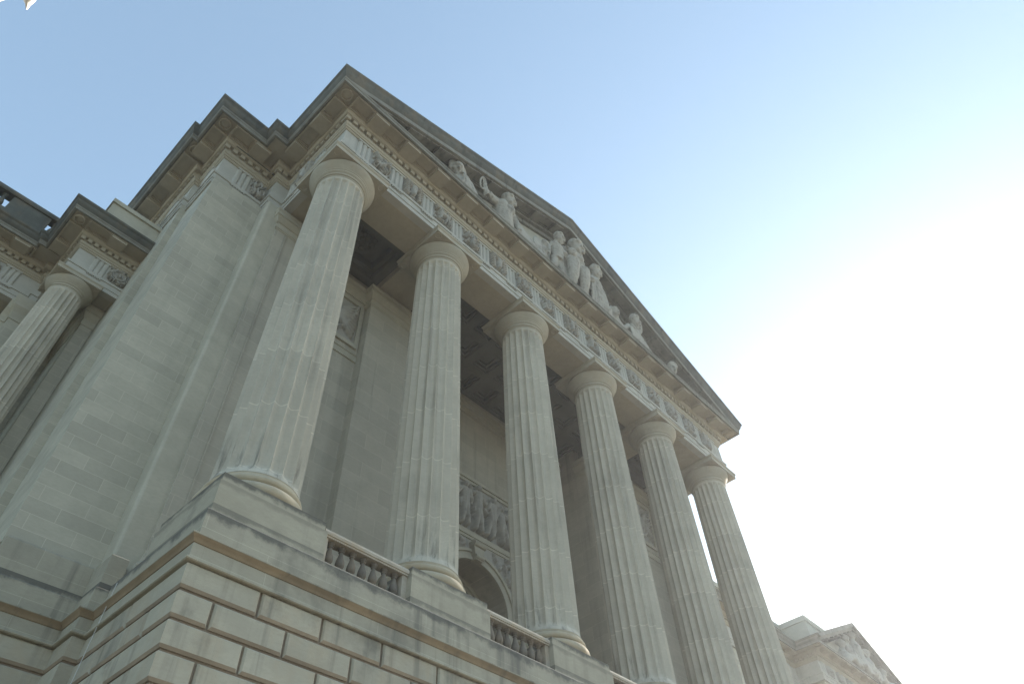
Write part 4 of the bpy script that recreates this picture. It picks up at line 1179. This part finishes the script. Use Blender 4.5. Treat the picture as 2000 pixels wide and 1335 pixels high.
tree = thing('blossoming_tree', 'tree with white blossom whose petal tips reach into the top left corner of the sky', 'tree')
tk = MB()
tk.tube([(-8.2, -12.4, GZ), (-8.1, -12.3, -6.6), (-7.9, -12.1, -5.2), (-7.6, -12.0, -3.9), (-7.5, -12.1, -2.4)], [.16, .13, .11, .08, .04], 12)
trunk = tk.build('trunk', M['bark'], tree, 60)
for pts, r0 in (([(-7.8, -12.05, -4.7), (-7.1, -11.8, -4.35), (-6.4, -11.6, -4.36), (-5.86, -11.43, -4.61)], .035),
                ([(-7.6, -12.0, -3.9), (-8.4, -12.6, -3.3), (-9.0, -12.8, -2.9)], .04), ([(-7.5, -12.1, -2.8), (-7.9, -11.5, -2.0), (-8.3, -11.2, -1.7)], .03)):
    t_ = MB(); t_.tube(pts, [r0 * (1 - .7 * q / (len(pts) - 1)) for q in range(len(pts))], 8); t_.build('branch', M['bark'], tree, 60)
def blossom(c, dirs, ln=.12, wd=.019):
    b = MB()
    for d in dirs:
        L_ = ln or Vector(d).length; d = Vector(d).normalized(); sd_ = d.cross(Vector((.2, .5, .8))).normalized()
        petal_mb(b, Vector(c) + d * .004, Vector(c) + d * L_, wd, sd_.cross(d))
    o = b.build('blossom', M['petal'], tree, 60)
    sol = o.modifiers.new('thick', 'SOLIDIFY'); sol.thickness = .0012
blossom((-5.8466, -11.4153, -4.6241), [(0.028, 0.066, -0.032), (-0.027, 0.101, -0.066), (0.063, 0.013, 0.063), (-0.018, -0.033, 0.128), (-0.104, 0.019, 0.081), (-0.021, -0.104, -0.065)], None)
for c in ((-9.0, -12.8, -2.9), (-8.3, -11.2, -1.7), (-7.5, -12.1, -2.35), (-8.6, -12.7, -3.15)):
    blossom(c, [(math.cos(a), math.sin(a), rng.uniform(-.2, .9)) for a in [q * .9 for q in range(7)]])

# ================================================================== setting
g = MB(); g.box(-500, 600, -500, 400, GZ - .5, GZ); tag(g.build('ground', M['ground'], None, 0), kind='structure')
g = MB(); g.box(-500, 600, -46, -30, GZ - .2, GZ + .004); tag(g.build('road', M['road'], None, 0), kind='structure')

# ================================================================== thin haze volume, added mostly in place of lens veiling glare
hz = MB(); hz.box(-60, 160, -60, 80, GZ - 1, 40)
hm = bpy.data.materials.new('glare_haze'); hm.use_nodes = True
hn = hm.node_tree; hn.nodes.remove(hn.nodes['Principled BSDF'])
pv = hn.nodes.new('ShaderNodeVolumePrincipled'); pv.inputs['Color'].default_value = (.93, .96, 1, 1)
pv.inputs['Density'].default_value = .0008; pv.inputs['Anisotropy'].default_value = .55
hn.links.new(pv.outputs[0], hn.nodes['Material Output'].inputs['Volume'])
tag(hz.build('haze', hm, None, 0), kind='stuff')

# ================================================================== camera and light
CAM_P = (-5.504, -12.271, -6.17)
CAM_R = (2.43666, .04242, -.81624)
cd_ = bpy.data.cameras.new('camera'); cam = bpy.data.objects.new('camera', cd_); C.objects.link(cam)
cam.location = (-5.504, -12.2711, -6.1701); cam.rotation_euler = (2.436678, .042418, -.816246)
cd_.sensor_width = 36; cd_.lens = 1383.13 / 2000 * 36; cd_.clip_start = .05; cd_.clip_end = 3000
bpy.context.scene.camera = cam

SUN_AZ, SUN_EL = .6, 19.0       # degrees from +X towards +Y
sd = Vector((math.cos(R(SUN_EL)) * math.cos(R(SUN_AZ)), math.cos(R(SUN_EL)) * math.sin(R(SUN_AZ)), math.sin(R(SUN_EL))))
sl = bpy.data.lights.new('sun', 'SUN'); sl.energy = 3.5; sl.angle = R(.5); sl.color = (1, .93, .83)
so = bpy.data.objects.new('sun', sl); C.objects.link(so)
so.rotation_euler = (-sd).to_track_quat('-Z', 'Y').to_euler(); so.location = (60, 0, 60)
w = bpy.data.worlds.new('World'); bpy.context.scene.world = w; w.use_nodes = True
nt = w.node_tree; bg = nt.nodes['Background']
sk = nt.nodes.new('ShaderNodeTexSky'); sk.sky_type = 'NISHITA'; sk.sun_disc = False
sk.sun_elevation = R(SUN_EL); sk.sun_rotation = R(90 - SUN_AZ)
sk.air_density = 1.0; sk.dust_density = .8; sk.ozone_density = 1.5
gm_ = nt.nodes.new('ShaderNodeGamma'); gm_.inputs[1].default_value = .7
nt.links.new(sk.outputs[0], gm_.inputs[0]); tn = nt.nodes.new('ShaderNodeMix'); tn.data_type = 'RGBA'; tn.blend_type = 'MULTIPLY'; tn.inputs[0].default_value = 1
tn.inputs[7].default_value = (.95, 1.02, 1.0, 1)
nt.links.new(gm_.outputs[0], tn.inputs[6]); nt.links.new(tn.outputs[2], bg.inputs[0]); bg.inputs[1].default_value = .15
sc = bpy.context.scene
sc.view_settings.view_transform = 'Standard'; sc.view_settings.look = 'None'; sc.view_settings.exposure = 1.75
sc.cycles.use_denoising = True
sc.cycles.max_bounces = 8; sc.cycles.diffuse_bounces = 6
